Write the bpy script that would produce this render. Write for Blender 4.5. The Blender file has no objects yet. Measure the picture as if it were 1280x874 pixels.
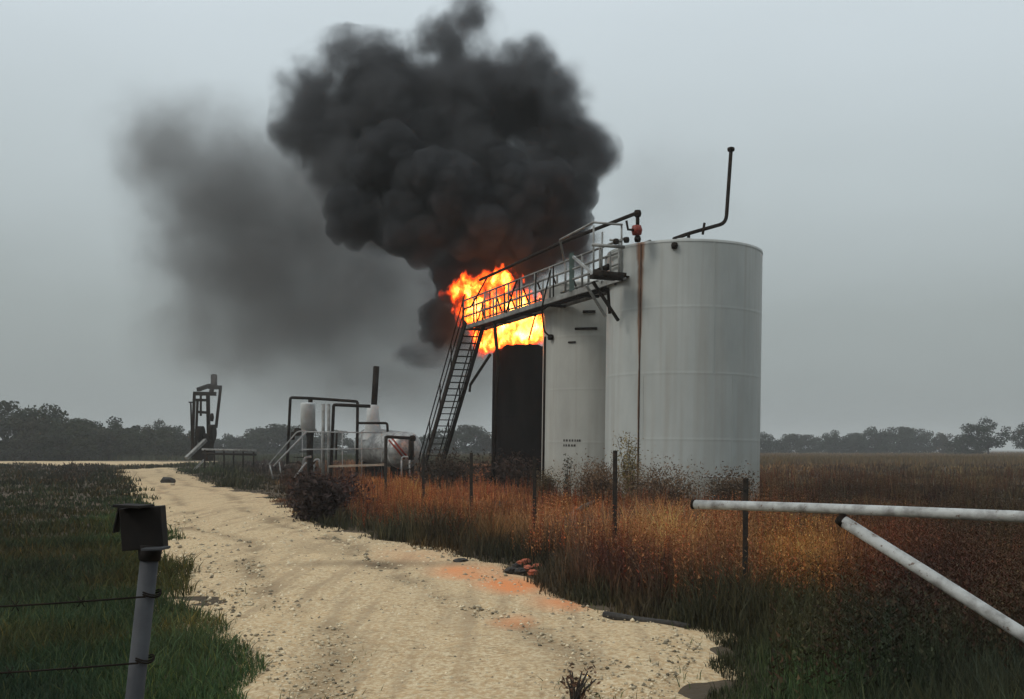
import bpy, math, random
import numpy as np
from mathutils import Vector, Matrix
random.seed(7); rng = np.random.default_rng(7)
R = math.radians
sc = bpy.context.scene
# ------------------------------------------------------------------ camera
F, CX, HY, EYE = 1244.0, 640.0, 562.0, 1.6
cam_d = bpy.data.cameras.new('camera'); cam = bpy.data.objects.new('camera', cam_d)
sc.collection.objects.link(cam); sc.camera = cam
cam.location = (0, 0, EYE); cam.rotation_euler = (R(90), 0, 0)
cam_d.sensor_width = 36; cam_d.lens = 36*F/1280; cam_d.shift_y = (HY-437)/1280
cam_d.clip_start = 0.05; cam_d.clip_end = 5000
# ------------------------------------------------------------------ light
SUN_EL, SUN_AZ = 42, 242          # degrees; azimuth clockwise from +Y: behind the camera, to the left
w = bpy.data.worlds.new('World'); sc.world = w; w.use_nodes = True
nt = w.node_tree; nt.nodes.clear()
def N(nt, t, **kw):
    n = nt.nodes.new(t)
    for k, v in kw.items(): setattr(n, k, v)
    return n
out = N(nt, 'ShaderNodeOutputWorld'); bg = N(nt, 'ShaderNodeBackground'); bg.inputs[1].default_value = 0.1
sky = N(nt, 'ShaderNodeTexSky', sky_type='NISHITA'); sky.sun_disc = False
sky.sun_elevation = R(SUN_EL); sky.sun_rotation = R(SUN_AZ); sky.dust_density = 6; sky.air_density = 1.5
tc = N(nt, 'ShaderNodeTexCoord'); sep = N(nt, 'ShaderNodeSeparateXYZ'); nt.links.new(tc.outputs['Generated'], sep.inputs[0])
nz = N(nt, 'ShaderNodeTexNoise'); nz.inputs['Scale'].default_value = 1.6; nz.inputs['Detail'].default_value = 4
mp = N(nt, 'ShaderNodeMapping'); mp.inputs['Scale'].default_value = (1, 1, 3.0)
nt.links.new(tc.outputs['Generated'], mp.inputs[0]); nt.links.new(mp.outputs[0], nz.inputs[0])
ma = N(nt, 'ShaderNodeMath', operation='MULTIPLY_ADD'); ma.inputs[1].default_value = 0.14; ma.inputs[2].default_value = -0.07
nt.links.new(nz.outputs[0], ma.inputs[0])
ad = N(nt, 'ShaderNodeMath', operation='ADD'); nt.links.new(sep.outputs[2], ad.inputs[0]); nt.links.new(ma.outputs[0], ad.inputs[1])
rp = N(nt, 'ShaderNodeValToRGB'); nt.links.new(ad.outputs[0], rp.inputs[0])
e = rp.color_ramp.elements
e[0].position = 0.0; e[0].color = (.25, .28, .28, 1)
e[1].position = 1.0; e[1].color = (.95, 1.03, 1.08, 1)
for p, c in ((.14, (.35, .395, .398, 1)), (.26, (.50, .565, .585, 1)), (.42, (.65, .73, .775, 1))):
    q = e.new(p); q.color = c
sc10 = N(nt, 'ShaderNodeVectorMath', operation='SCALE'); sc10.inputs['Scale'].default_value = 10.0
nt.links.new(rp.outputs[0], sc10.inputs[0])
mx = N(nt, 'ShaderNodeMix', data_type='RGBA'); mx.inputs[0].default_value = 0.95
nt.links.new(sky.outputs[0], mx.inputs[6]); nt.links.new(sc10.outputs[0], mx.inputs[7])
nt.links.new(mx.outputs[2], bg.inputs[0]); nt.links.new(bg.outputs[0], out.inputs[0])
sd = bpy.data.lights.new('sun', 'SUN'); sd.energy = 1.1; sd.angle = R(18); sd.color = (1, .95, .87)
so = bpy.data.objects.new('sun', sd); sc.collection.objects.link(so)
so.rotation_euler = Vector((math.sin(R(SUN_AZ))*math.cos(R(SUN_EL)), math.cos(R(SUN_AZ))*math.cos(R(SUN_EL)), math.sin(R(SUN_EL)))).to_track_quat('Z', 'Y').to_euler()
sc.view_settings.view_transform = 'Standard'; sc.view_settings.look = 'None'
sc.view_settings.exposure = 0; sc.view_settings.gamma = 1
cy = sc.cycles
cy.max_bounces = 5; cy.volume_bounces = 1; cy.diffuse_bounces = 3; cy.glossy_bounces = 2; cy.transparent_max_bounces = 8
cy.use_denoising = True; cy.use_adaptive_sampling = True; cy.adaptive_threshold = 0.02
cy.sample_clamp_indirect = 4; cy.caustics_reflective = False; cy.caustics_refractive = False
cy.volume_max_steps = 512

# ------------------------------------------------------------------ helpers
def P(px, py, Y):  return Vector(((px-CX)*Y/F, Y, EYE-(py-HY)*Y/F))
def lin(r, g, b):
    f = lambda c: (c/255/12.92) if c/255 <= .04045 else ((c/255+.055)/1.055)**2.4
    return (f(r), f(g), f(b))
class VNoise:
    def __init__(s, seed): s.g = np.random.default_rng(seed).random((256, 256))
    def v(s, x, y):
        xi = np.floor(x).astype(int); yi = np.floor(y).astype(int); fx = x-xi; fy = y-yi
        fx = fx*fx*(3-2*fx); fy = fy*fy*(3-2*fy); g = s.g
        a = g[xi & 255, yi & 255]; b = g[(xi+1) & 255, yi & 255]; c = g[xi & 255, (yi+1) & 255]; d = g[(xi+1) & 255, (yi+1) & 255]
        return (a*(1-fx)+b*fx)*(1-fy)+(c*(1-fx)+d*fx)*fy
    def fbm(s, x, y, o=3):
        t = 0; a = .5
        for k in range(o): t = t+a*s.v(x*2**k+17*k, y*2**k+31*k); a /= 2
        return t/(1-.5**o)
VN = VNoise(3); VN2 = VNoise(5)
def tag(o, label=None, cat=None, group=None, kind=None):
    if label: o['label'] = label
    if cat: o['category'] = cat
    if group: o['group'] = group
    if kind: o['kind'] = kind
    return o
def empty(name, loc, label, cat, group=None, rot=(0, 0, 0)):
    o = bpy.data.objects.new(name, None); o.empty_display_size = .3
    sc.collection.objects.link(o); o.location = loc; o.rotation_euler = rot
    return tag(o, label, cat, group)
class MB:
    def __init__(s): s.v = []; s.f = []; s.sm = []
    def add(s, vs, fs, smooth=False):
        b = len(s.v); s.v += [tuple(v) for v in vs]; s.f += [tuple(i+b for i in f) for f in fs]; s.sm += [smooth]*len(fs); return s
    def box(s, c, sz, M=None):
        c = Vector(c); h = Vector(sz)/2; vs = []
        for x in (-1, 1):
            for y in (-1, 1):
                for z in (-1, 1):
                    d = Vector((x*h.x, y*h.y, z*h.z)); vs.append(c+(M @ d if M else d))
        return s.add(vs, [(0, 1, 3, 2), (4, 6, 7, 5), (0, 4, 5, 1), (2, 3, 7, 6), (0, 2, 6, 4), (1, 5, 7, 3)])
    def beam(s, a, b, wd, ht):       # box from a to b
        a = Vector(a); b = Vector(b); d = b-a; L = d.length; y = d.normalized()
        x = y.cross(Vector((0, 0, 1)));  x = Vector((1, 0, 0)) if x.length < 1e-3 else x.normalized()
        z = x.cross(y); M = Matrix((x, y, z)).transposed()
        return s.box((a+b)/2, (wd, L, ht), M)
    def tube(s, pts, r, n=8, cap=True, smooth=True):
        pts = [Vector(p) for p in pts]; rs = r if isinstance(r, (list, tuple)) else [r]*len(pts)
        vs = []; up = None
        for i, p in enumerate(pts):
            d = (pts[min(i+1, len(pts)-1)]-pts[max(i-1, 0)]).normalized()
            if up is None: up = Vector((0, 0, 1)) if abs(d.z) < .9 else Vector((1, 0, 0))
            x = d.cross(up).normalized(); y = x.cross(d).normalized(); up = y
            for k in range(n):
                a = 2*math.pi*k/n; vs.append(p+(x*math.cos(a)+y*math.sin(a))*rs[i])
        fs = [(i*n+k, i*n+(k+1) % n, (i+1)*n+(k+1) % n, (i+1)*n+k) for i in range(len(pts)-1) for k in range(n)]
        s.add(vs, fs, smooth)
        if cap:
            b = len(s.v)-len(vs)
            s.f.append(tuple(b+k for k in range(n))[::-1]); s.sm.append(False)
            s.f.append(tuple(b+(len(pts)-1)*n+k for k in range(n))); s.sm.append(False)
        return s
    def lathe(s, prof, n=48, c=(0, 0, 0), smooth=True, axis='Z'):
        vs = []; c = Vector(c)
        for r_, z in prof:
            for k in range(n):
                a = 2*math.pi*k/n; q = Vector((r_*math.cos(a), r_*math.sin(a), z))
                if axis == 'Y': q = Vector((q.x, q.z, q.y))
                vs.append(c+q)
        fs = [(i*n+k, i*n+(k+1) % n, (i+1)*n+(k+1) % n, (i+1)*n+k) for i in range(len(prof)-1) for k in range(n)]
        return s.add(vs, fs, smooth)
    def build(s, name, mat, parent=None, bevel=0):
        me = bpy.data.meshes.new(name); me.from_pydata(s.v, [], s.f); me.polygons.foreach_set('use_smooth', s.sm)
        me.materials.append(mat); me.update()
        o = bpy.data.objects.new(name, me); sc.collection.objects.link(o)
        if parent:
            o.parent = parent
        if bevel:
            b = o.modifiers.new('bevel', 'BEVEL'); b.width = bevel; b.segments = 2; b.limit_method = 'ANGLE'
        return o
def rnd_pipe(pts, rad=.15, k=4):     # rounded elbows
    pts = [Vector(p) for p in pts]; o = [pts[0]]
    for i in range(1, len(pts)-1):
        a = (pts[i-1]-pts[i]); b = (pts[i+1]-pts[i]); ra = min(rad, a.length*.45, b.length*.45)
        p0 = pts[i]+a.normalized()*ra; p2 = pts[i]+b.normalized()*ra
        for j in range(k+1):
            t = j/k; o.append(p0*(1-t)**2+pts[i]*2*t*(1-t)+p2*t*t)
    return o+[pts[-1]]
def copy_tree(o, parent=None):
    c = o.copy(); sc.collection.objects.link(c); c.parent = parent
    for ch in [x for x in sc.collection.objects if x.parent == o]: copy_tree(ch, c)
    return c
# ------------------------------------------------------------------ materials
def mat(name, col, rough=.7, metal=0, col2=None, scale=5, contrast=(.35, .65), bump=.0, bscale=None, coords='Object', spots=None, mapping=None, spec=.3):
    m = bpy.data.materials.new(name); m.use_nodes = True; nt = m.node_tree; b = nt.nodes['Principled BSDF']
    b.inputs['Roughness'].default_value = rough; b.inputs['Metallic'].default_value = metal; b.inputs['Specular IOR Level'].default_value = spec
    b.inputs['Base Color'].default_value = (*col, 1)
    tc = N(nt, 'ShaderNodeTexCoord'); src = tc.outputs[coords]
    if mapping:
        mpn = N(nt, 'ShaderNodeMapping'); mpn.inputs['Scale'].default_value = mapping; nt.links.new(src, mpn.inputs[0]); src = mpn.outputs[0]
    cur = None
    if col2:
        n = N(nt, 'ShaderNodeTexNoise'); n.inputs['Scale'].default_value = scale; n.inputs['Detail'].default_value = 6; n.inputs['Roughness'].default_value = .65
        nt.links.new(src, n.inputs[0]); mr = N(nt, 'ShaderNodeMapRange'); mr.inputs[1].default_value = contrast[0]; mr.inputs[2].default_value = contrast[1]
        nt.links.new(n.outputs[0], mr.inputs[0]); x = N(nt, 'ShaderNodeMix', data_type='RGBA'); nt.links.new(mr.outputs[0], x.inputs[0])
        x.inputs[6].default_value = (*col, 1); x.inputs[7].default_value = (*col2, 1); cur = x.outputs[2]
        nt.links.new(cur, b.inputs['Base Color'])
    if spots:     # (colour, scale, threshold)
        n = N(nt, 'ShaderNodeTexNoise'); n.inputs['Scale'].default_value = spots[1]; n.inputs['Detail'].default_value = 8; n.inputs['Roughness'].default_value = .7
        nt.links.new(tc.outputs[coords], n.inputs[0]); mr = N(nt, 'ShaderNodeMapRange'); mr.inputs[1].default_value = spots[2]; mr.inputs[2].default_value = spots[2]+.05
        nt.links.new(n.outputs[0], mr.inputs[0]); x = N(nt, 'ShaderNodeMix', data_type='RGBA'); nt.links.new(mr.outputs[0], x.inputs[0])
        if cur: nt.links.new(cur, x.inputs[6])
        else: x.inputs[6].default_value = (*col, 1)
        x.inputs[7].default_value = (*spots[0], 1); cur = x.outputs[2]; nt.links.new(cur, b.inputs['Base Color'])
    if bump:
        n = N(nt, 'ShaderNodeTexNoise'); n.inputs['Scale'].default_value = bscale or scale*4; n.inputs['Detail'].default_value = 5
        nt.links.new(tc.outputs[coords], n.inputs[0]); bp = N(nt, 'ShaderNodeBump'); bp.inputs['Strength'].default_value = 1; bp.inputs['Distance'].default_value = bump
        nt.links.new(n.outputs[0], bp.inputs['Height']); nt.links.new(bp.outputs[0], b.inputs['Normal'])
    return m
RUST = (.10, .045, .02)
M_dark = mat('dark_rusty_steel', (.009, .008, .007), .85, spec=.1, col2=(.026, .017, .011), scale=7, bump=.002)
M_post = mat('weathered_fence_steel', (.02, .018, .015), .85, col2=(.06, .035, .022), scale=12, contrast=(.45, .7))
M_gal = mat('galvanised_steel', (.36, .37, .36), .55, col2=(.24, .24, .235), scale=4, spots=(RUST, 9, .66))
M_cat = mat('grey_painted_walkway_steel', (.29, .295, .28), .7, col2=(.12, .115, .105), scale=2.2, spots=(RUST, 5, .62))
M_pole = mat('grey_pipe', (.058, .062, .066), .7, col2=(.036, .036, .04), scale=6, contrast=(.3, .7), spots=(RUST, 14, .70), bump=.001, bscale=60)
M_gate = mat('worn_silver_pipe', (.40, .41, .40), .5, col2=(.17, .165, .155), scale=9, contrast=(.42, .66), spots=((.10, .06, .04), 22, .60), bump=.002, bscale=40)
M_box = mat('black_lock_box', (.006, .005, .0045), .9, col2=(.012, .009, .007), scale=14, bump=.001)
M_char = mat('charred_tank_steel', (.005, .0045, .0045), .9, spec=.08, col2=(.012, .010, .009), scale=1.6, bump=.006, bscale=5, mapping=(1, 1, .35))
M_white = mat('white_vessel_paint', (.58, .60, .60), .5, col2=(.42, .43, .42), scale=2, spots=(RUST, 6, .68))
M_ins = mat('silver_insulation_jacket', (.40, .41, .40), .4, metal=.4, col2=(.20, .20, .20), scale=3, contrast=(.4, .6), bump=.03, bscale=5)
M_red = mat('red_valve_paint', (.28, .03, .015), .5, col2=(.12, .02, .01), scale=20)
M_wood = mat('weathered_wood', (.10, .08, .06), .9, col2=(.05, .04, .03), scale=6, bump=.01, mapping=(1, 8, 1))
M_rubble = mat('dark_rock', (.02, .018, .016), .9, col2=(.05, .045, .04), scale=20, bump=.01)
M_redrub = mat('orange_red_broken_clay', (.42, .11, .055), .9, col2=(.16, .05, .03), scale=25, contrast=(.4, .6), bump=.01)
M_stone = mat('limestone_pebble', (.42, .36, .25), .9, col2=(.26, .21, .14), scale=2)
def tank_mat(name, col, col2, streaks=True, main=None):
    m = mat(name, col, .45, col2=col2, scale=.55, contrast=(.3, .7), mapping=(1, 1, .35), bump=.012, bscale=.9)
    nt = m.node_tree; b = nt.nodes['Principled BSDF']; base = b.inputs['Base Color'].links[0].from_socket
    tc = N(nt, 'ShaderNodeTexCoord'); sp = N(nt, 'ShaderNodeSeparateXYZ'); nt.links.new(tc.outputs['Object'], sp.inputs[0])
    # fine vertical run marks
    mpn = N(nt, 'ShaderNodeMapping'); mpn.inputs['Scale'].default_value = (5, 5, .12); nt.links.new(tc.outputs['Object'], mpn.inputs[0])
    n = N(nt, 'ShaderNodeTexNoise'); n.inputs['Scale'].default_value = 1.3; n.inputs['Detail'].default_value = 5; nt.links.new(mpn.outputs[0], n.inputs[0])
    mr = N(nt, 'ShaderNodeMapRange'); mr.inputs[1].default_value = .46; mr.inputs[2].default_value = .78; mr.inputs[4].default_value = .6; nt.links.new(n.outputs[0], mr.inputs[0])
    x = N(nt, 'ShaderNodeMix', data_type='RGBA'); nt.links.new(mr.outputs[0], x.inputs[0]); nt.links.new(base, x.inputs[6]); x.inputs[7].default_value = (.30, .28, .24, 1)
    cur = x.outputs[2]
    # rust specks
    n = N(nt, 'ShaderNodeTexNoise'); n.inputs['Scale'].default_value = 3.1; n.inputs['Detail'].default_value = 9; n.inputs['Roughness'].default_value = .75; nt.links.new(tc.outputs['Object'], n.inputs[0])
    mr = N(nt, 'ShaderNodeMapRange'); mr.inputs[1].default_value = .72; mr.inputs[2].default_value = .76; nt.links.new(n.outputs[0], mr.inputs[0])
    x = N(nt, 'ShaderNodeMix', data_type='RGBA'); nt.links.new(mr.outputs[0], x.inputs[0]); nt.links.new(cur, x.inputs[6]); x.inputs[7].default_value = (*RUST, 1); cur = x.outputs[2]
    if main:      # (x position of the run, top z): a rust run that narrows towards the ground, on the camera side
        x0, zt = main
        wv = N(nt, 'ShaderNodeTexNoise'); wv.inputs['Scale'].default_value = 2.2; wv.inputs['Detail'].default_value = 6; nt.links.new(tc.outputs['Object'], wv.inputs[0])
        d = N(nt, 'ShaderNodeMath', operation='SUBTRACT'); nt.links.new(sp.outputs[0], d.inputs[0]); d.inputs[1].default_value = x0
        ab = N(nt, 'ShaderNodeMath', operation='ABSOLUTE'); nt.links.new(d.outputs[0], ab.inputs[0])
        wz = N(nt, 'ShaderNodeMapRange'); nt.links.new(sp.outputs[2], wz.inputs[0]); wz.inputs[1].default_value = zt*.55; wz.inputs[2].default_value = zt; wz.inputs[3].default_value = .03; wz.inputs[4].default_value = .11
        wn = N(nt, 'ShaderNodeMath', operation='MULTIPLY'); nt.links.new(wz.outputs[0], wn.inputs[0]); ws = N(nt, 'ShaderNodeMath', operation='MULTIPLY_ADD'); nt.links.new(wv.outputs[0], ws.inputs[0]); ws.inputs[1].default_value = 1.6; ws.inputs[2].default_value = .2; nt.links.new(ws.outputs[0], wn.inputs[1])
        r = N(nt, 'ShaderNodeMath', operation='DIVIDE'); nt.links.new(ab.outputs[0], r.inputs[0]); nt.links.new(wn.outputs[0], r.inputs[1])
        mr = N(nt, 'ShaderNodeMapRange'); nt.links.new(r.outputs[0], mr.inputs[0]); mr.inputs[1].default_value = .5; mr.inputs[2].default_value = 1.15; mr.inputs[3].default_value = .92; mr.inputs[4].default_value = 0
        fr = N(nt, 'ShaderNodeMath', operation='LESS_THAN'); nt.links.new(sp.outputs[1], fr.inputs[0]); fr.inputs[1].default_value = 0
        mu = N(nt, 'ShaderNodeMath', operation='MULTIPLY'); nt.links.new(mr.outputs[0], mu.inputs[0]); nt.links.new(fr.outputs[0], mu.inputs[1])
        x = N(nt, 'ShaderNodeMix', data_type='RGBA'); nt.links.new(mu.outputs[0], x.inputs[0]); nt.links.new(cur, x.inputs[6]); x.inputs[7].default_value = (.17, .075, .032, 1); cur = x.outputs[2]
    # splash dirt at the foot
    n = N(nt, 'ShaderNodeTexNoise'); n.inputs['Scale'].default_value = 1.6; n.inputs['Detail'].default_value = 6; nt.links.new(tc.outputs['Object'], n.inputs[0])
    su = N(nt, 'ShaderNodeMath', operation='MULTIPLY_ADD'); nt.links.new(n.outputs[0], su.inputs[0]); su.inputs[1].default_value = -1.6; nt.links.new(sp.outputs[2], su.inputs[2])
    mr = N(nt, 'ShaderNodeMapRange'); nt.links.new(su.outputs[0], mr.inputs[0]); mr.inputs[1].default_value = -.7; mr.inputs[2].default_value = .6; mr.inputs[3].default_value = .55; mr.inputs[4].default_value = 0
    x = N(nt, 'ShaderNodeMix', data_type='RGBA'); nt.links.new(mr.outputs[0], x.inputs[0]); nt.links.new(cur, x.inputs[6]); x.inputs[7].default_value = (.20, .16, .10, 1)
    nt.links.new(x.outputs[2], b.inputs['Base Color'])
    return m
def attr_mat(name, rough=.8, trans=.25):
    m = bpy.data.materials.new(name); m.use_nodes = True; nt = m.node_tree; b = nt.nodes['Principled BSDF']
    a = N(nt, 'ShaderNodeAttribute', attribute_name='tint'); nt.links.new(a.outputs['Color'], b.inputs['Base Color'])
    b.inputs['Roughness'].default_value = rough; b.inputs['Specular IOR Level'].default_value = .15
    t = N(nt, 'ShaderNodeBsdfTranslucent'); nt.links.new(a.outputs['Color'], t.inputs[0])
    mxs = N(nt, 'ShaderNodeMixShader'); mxs.inputs[0].default_value = trans
    o = nt.nodes['Material Output']; nt.links.new(b.outputs[0], mxs.inputs[1]); nt.links.new(t.outputs[0], mxs.inputs[2]); nt.links.new(mxs.outputs[0], o.inputs[0])
    return m
M_grass = attr_mat('grass_blades'); M_leaf = attr_mat('tree_leaves', trans=.15)
M_bark = mat('bark', (.05, .042, .035), .95, col2=(.028, .023, .02), scale=4, bump=.02)

# ------------------------------------------------------------------ ground
def px2w(px, py):
    Y = F*EYE/(py-HY); return ((px-CX)*Y/F, Y)
LE = [px2w(*p) for p in ((420, 1100), (345, 900), (330, 870), (268, 800), (238, 750), (208, 700), (206, 660), (196, 635), (172, 612), (158, 598), (150, 588), (128, 580), (60, 583.5), (-300, 586))]
RE = [px2w(*p) for p in ((1150, 1100), (880, 900), (862, 870), (900, 822), (872, 797), (785, 772), (690, 748), (640, 722), (560, 692), (470, 672), (385, 656), (365, 640), (330, 622), (262, 606), (222, 592), (205, 580.5), (170, 576), (60, 573.5), (-300, 574.5))]
ley = np.array([p[1] for p in LE[:11]]); lex = np.array([p[0] for p in LE[:11]])
rey = np.array([p[1] for p in RE[:16]]); rex = np.array([p[0] for p in RE[:16]])
def road_l(Y): return np.interp(Y, ley, lex)
def road_r(Y): return np.interp(Y, rey, rex)
def gz(X, Y):
    X = np.asarray(X, float); Y = np.asarray(Y, float)
    a = np.clip(1-Y/150, 0, 1)
    return (VN.fbm(X*.22+40, Y*.22+40, 4)-.5)*.16*a
def inroad(X, Y):      # >0 inside, metres
    return np.minimum(X-road_l(Y), road_r(Y)-X)
def grid_mesh(name, xs, ys, zf, m, cut=None):
    XX, YY = np.meshgrid(xs, ys); Z = zf(XX, YY)
    v = np.stack([XX, YY, Z], -1).reshape(-1, 3); nx = len(xs); ny = len(ys)
    i = np.arange(nx-1)[None, :]+np.arange(ny-1)[:, None]*nx
    q = np.stack([i, i+1, i+1+nx, i+nx], -1).reshape(-1, 4)
    if cut is not None:
        keep = cut(v[q].mean(1)); q = q[keep]
    me = bpy.data.meshes.new(name); me.from_pydata(v.tolist(), [], q.tolist()); me.polygons.foreach_set('use_smooth', [True]*len(me.polygons))
    me.materials.append(m); me.update(); o = bpy.data.objects.new(name, me); sc.collection.objects.link(o); return o
def spaced(a, b, s0, g):
    r = [0.0]; s = s0
    while r[-1] < max(abs(a), abs(b)): r.append(r[-1]+s); s *= g
    r = np.array(r); return np.unique(np.concatenate([-r[r <= abs(a)+1e-6], r[r <= b+1e-6], [a, b]]))
M_soil = mat('soil_under_grass', (.055, .042, .026), .95, col2=(.085, .058, .032), scale=.5, bump=.05, bscale=6)
xs = spaced(-1500, 1500, .25, 1.045); ys = np.concatenate([[-60, -30, -15], 2+np.cumsum([.3*1.035**k for k in range(160)])]); ys = ys[ys < 1900]; ys = np.append(ys, 1900)
ground = grid_mesh('ground', xs, ys, lambda X, Y: gz(X, Y), M_soil); tag(ground, kind='structure')
# road: a crowned strip whose edges dive under the soil so the verge is ragged
M_road = bpy.data.materials.new('pale_limestone_gravel'); M_road.use_nodes = True
nt = M_road.node_tree; b = nt.nodes['Principled BSDF']; b.inputs['Roughness'].default_value = .95; b.inputs['Specular IOR Level'].default_value = .1
ge = N(nt, 'ShaderNodeNewGeometry'); pos = ge.outputs['Position']
def nzn(scale, det=5, rough=.6, mapping=None):
    n = N(nt, 'ShaderNodeTexNoise'); n.inputs['Scale'].default_value = scale; n.inputs['Detail'].default_value = det; n.inputs['Roughness'].default_value = rough
    if mapping:
        mm = N(nt, 'ShaderNodeMapping'); mm.inputs['Scale'].default_value = mapping; mm.inputs['Rotation'].default_value = (0, 0, R(18)); nt.links.new(pos, mm.inputs[0]); nt.links.new(mm.outputs[0], n.inputs[0])
    else: nt.links.new(pos, n.inputs[0])
    return n.outputs[0]
def mr_(x, a, b_, c=0, d=1):
    m = N(nt, 'ShaderNodeMapRange'); nt.links.new(x, m.inputs[0]); m.inputs[1].default_value = a; m.inputs[2].default_value = b_; m.inputs[3].default_value = c; m.inputs[4].default_value = d; return m.outputs[0]
def mixc(f, a, c):
    x = N(nt, 'ShaderNodeMix', data_type='RGBA'); nt.links.new(f, x.inputs[0])
    for s_, v in ((6, a), (7, c)):
        if isinstance(v, tuple): x.inputs[s_].default_value = (*v, 1)
        else: nt.links.new(v, x.inputs[s_])
    return x.outputs[2]
c1 = mixc(mr_(nzn(.5), .35, .65), (.49, .335, .18), (.40, .27, .145))
c2 = mixc(mr_(nzn(26, 4, .7), .42, .60), c1, (.60, .49, .32))
c3 = mixc(mr_(nzn(11, 7, .8), .53, .66), c2, (.24, .165, .09))
trk = mixc(mr_(nzn(1.6, 4, .6, (2.6, .16, 1)), .50, .66, 0, .6), c3, (.30, .215, .13))
at = N(nt, 'ShaderNodeAttribute', attribute_name='tint')
sepc = N(nt, 'ShaderNodeSeparateColor'); nt.links.new(at.outputs['Color'], sepc.inputs[0])
c5 = mixc(sepc.outputs[0], trk, (.66, .25, .10)); c6 = mixc(sepc.outputs[1], c5, (.16, .115, .07))
nt.links.new(c6, b.inputs['Base Color'])
bp = N(nt, 'ShaderNodeBump'); bp.inputs['Distance'].default_value = .015; nt.links.new(nzn(16, 6, .75), bp.inputs['Height']); nt.links.new(bp.outputs[0], b.inputs['Normal'])
ts = np.concatenate([np.linspace(3.2, 20, 190), np.geomspace(20.3, 140, 150)])
ns = 70
V = []; T = []
for Y in ts:
    l, r_ = float(road_l(Y))-.6*(1+Y*.02), float(road_r(Y))+.6*(1+Y*.02)
    for k in range(ns+1):
        u = k/ns; X = l+(r_-l)*u; V.append((X, Y, 0))
V = np.array(V); X = V[:, 0]; Y = V[:, 1]
ins = inroad(X, Y); edge = ins+(VN2.fbm(X*1.3, Y*1.3, 4)-.5)*1.1*(1+Y*.03)
rel = np.clip(edge/.7/(1+Y*.02), -1, 1)
rut = np.zeros_like(X)
mid = (road_l(Y)+road_r(Y))/2
for off in (-1.0, .75):
    rut -= .02*np.exp(-((X-mid-off+(VN.fbm(Y*.3+9, Y*0+3+off, 2)-.5)*.8)/.22)**2)
V[:, 2] = gz(X, Y)+.012+.045*np.where(rel > 0, np.sqrt(np.abs(rel)), rel*1.8)+rut+(VN.fbm(X*3, Y*3, 3)-.5)*.03
def blobpx(cx, cy_, rx, ry):
    py = HY+F*EYE/Y; px = CX+X*F/Y
    return np.clip(1.25-np.sqrt(((px-cx)/rx)**2+((py-cy_)/ry)**2), 0, 1)
nn = VN2.fbm(X*2.5+7, Y*1.2+2, 4)
org = np.clip(np.maximum.reduce([blobpx(640, 738, 48, 14), blobpx(590, 722, 55, 12)*.8, blobpx(700, 760, 45, 12)*.7, blobpx(640, 785, 30, 10)*.7, blobpx(520, 700, 60, 14)*.2])*(.35+1.3*nn), 0, 1)
drk = np.clip(rut/-.02, 0, 1)*np.clip((nn-.35)*2.2, 0, .55)+np.clip(blobpx(470, 712, 150, 5), 0, 1)*.5+np.clip(blobpx(400, 690, 55, 22), 0, 1)*.28*(nn > .42)
n1 = ns+1
fs = [(i*n1+k, i*n1+k+1, (i+1)*n1+k+1, (i+1)*n1+k) for i in range(len(ts)-1) for k in range(ns)]
me = bpy.data.meshes.new('gravel_road'); me.from_pydata(V.tolist(), [], fs); me.polygons.foreach_set('use_smooth', [True]*len(fs)); me.materials.append(M_road)
ca = me.color_attributes.new('tint', 'FLOAT_COLOR', 'POINT'); cc = np.ones((len(V), 4)); cc[:, 0] = org; cc[:, 1] = np.clip(drk, 0, 1); cc[:, 2] = 0; ca.data.foreach_set('color', cc.ravel())
road = bpy.data.objects.new('gravel_road', me); sc.collection.objects.link(road); tag(road, kind='structure')
# side track crossing to the left, beyond the verge
def strip(name, pts, m):
    mb = MB()
    for (x0, y0), (x1, y1) in pts: mb.v += [(x0, y0, float(gz(x0, y0))+.03), (x1, y1, float(gz(x1, y1))+.03)]
    n = len(pts); mb.f = [(2*i, 2*i+1, 2*i+3, 2*i+2) for i in range(n-1)]; mb.sm = [True]*(n-1)
    return mb.build(name, m)
sp_pts = []
for i in range(41):
    x = -14-i*2.6 - 2*math.sin(i*.4)
    sp_pts.append(((x-22, 96+4*math.sin(i*.21)+1.5*math.sin(i*1.3)), (x-22, 128+6*math.sin(i*.17)+2*math.sin(i*1.7))))
tag(strip('side_track', sp_pts, M_road), kind='structure')

# ------------------------------------------------------------------ grass
CP_R = [((420, 655), (58, 62, 34)), ((380, 615), (92, 58, 42)), ((470, 620), (145, 92, 54)), ((600, 610), (180, 114, 70)), ((520, 605), (185, 118, 66)), ((700, 640), (178, 118, 72)),
        ((560, 660), (80, 62, 42)), ((640, 690), (75, 60, 42)), ((620, 650), (125, 85, 52)), ((840, 660), (178, 124, 76)), ((900, 690), (130, 92, 60)), ((1000, 675), (176, 124, 68)), ((1100, 680), (100, 62, 42)), ((760, 700), (90, 55, 45)),
        ((740, 740), (50, 48, 34)), ((660, 705), (62, 50, 38)), ((800, 720), (75, 50, 42)), ((500, 655), (60, 56, 36)), ((900, 740), (60, 50, 38)), ((850, 760), (58, 45, 38)), ((1000, 745), (58, 56, 36)), ((1150, 720), (62, 46, 38)), ((1230, 640), (60, 50, 36)), ((1200, 590), (96, 78, 54)), ((1000, 590), (112, 84, 56)), ((1050, 620), (70, 56, 40)), ((1180, 620), (68, 54, 40)),
        ((1000, 850), (66, 88, 54)), ((900, 845), (76, 98, 58)), ((1120, 850), (46, 58, 42)), ((1230, 840), (42, 46, 36)), ((1100, 780), (44, 52, 38)), ((700, 600), (60, 40, 32)), ((850, 605), (85, 50, 38)), ((550, 585), (55, 42, 34)), ((300, 600), (60, 62, 38)), ((260, 592), (50, 62, 38)), ((330, 580), (55, 42, 38))]
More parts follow.
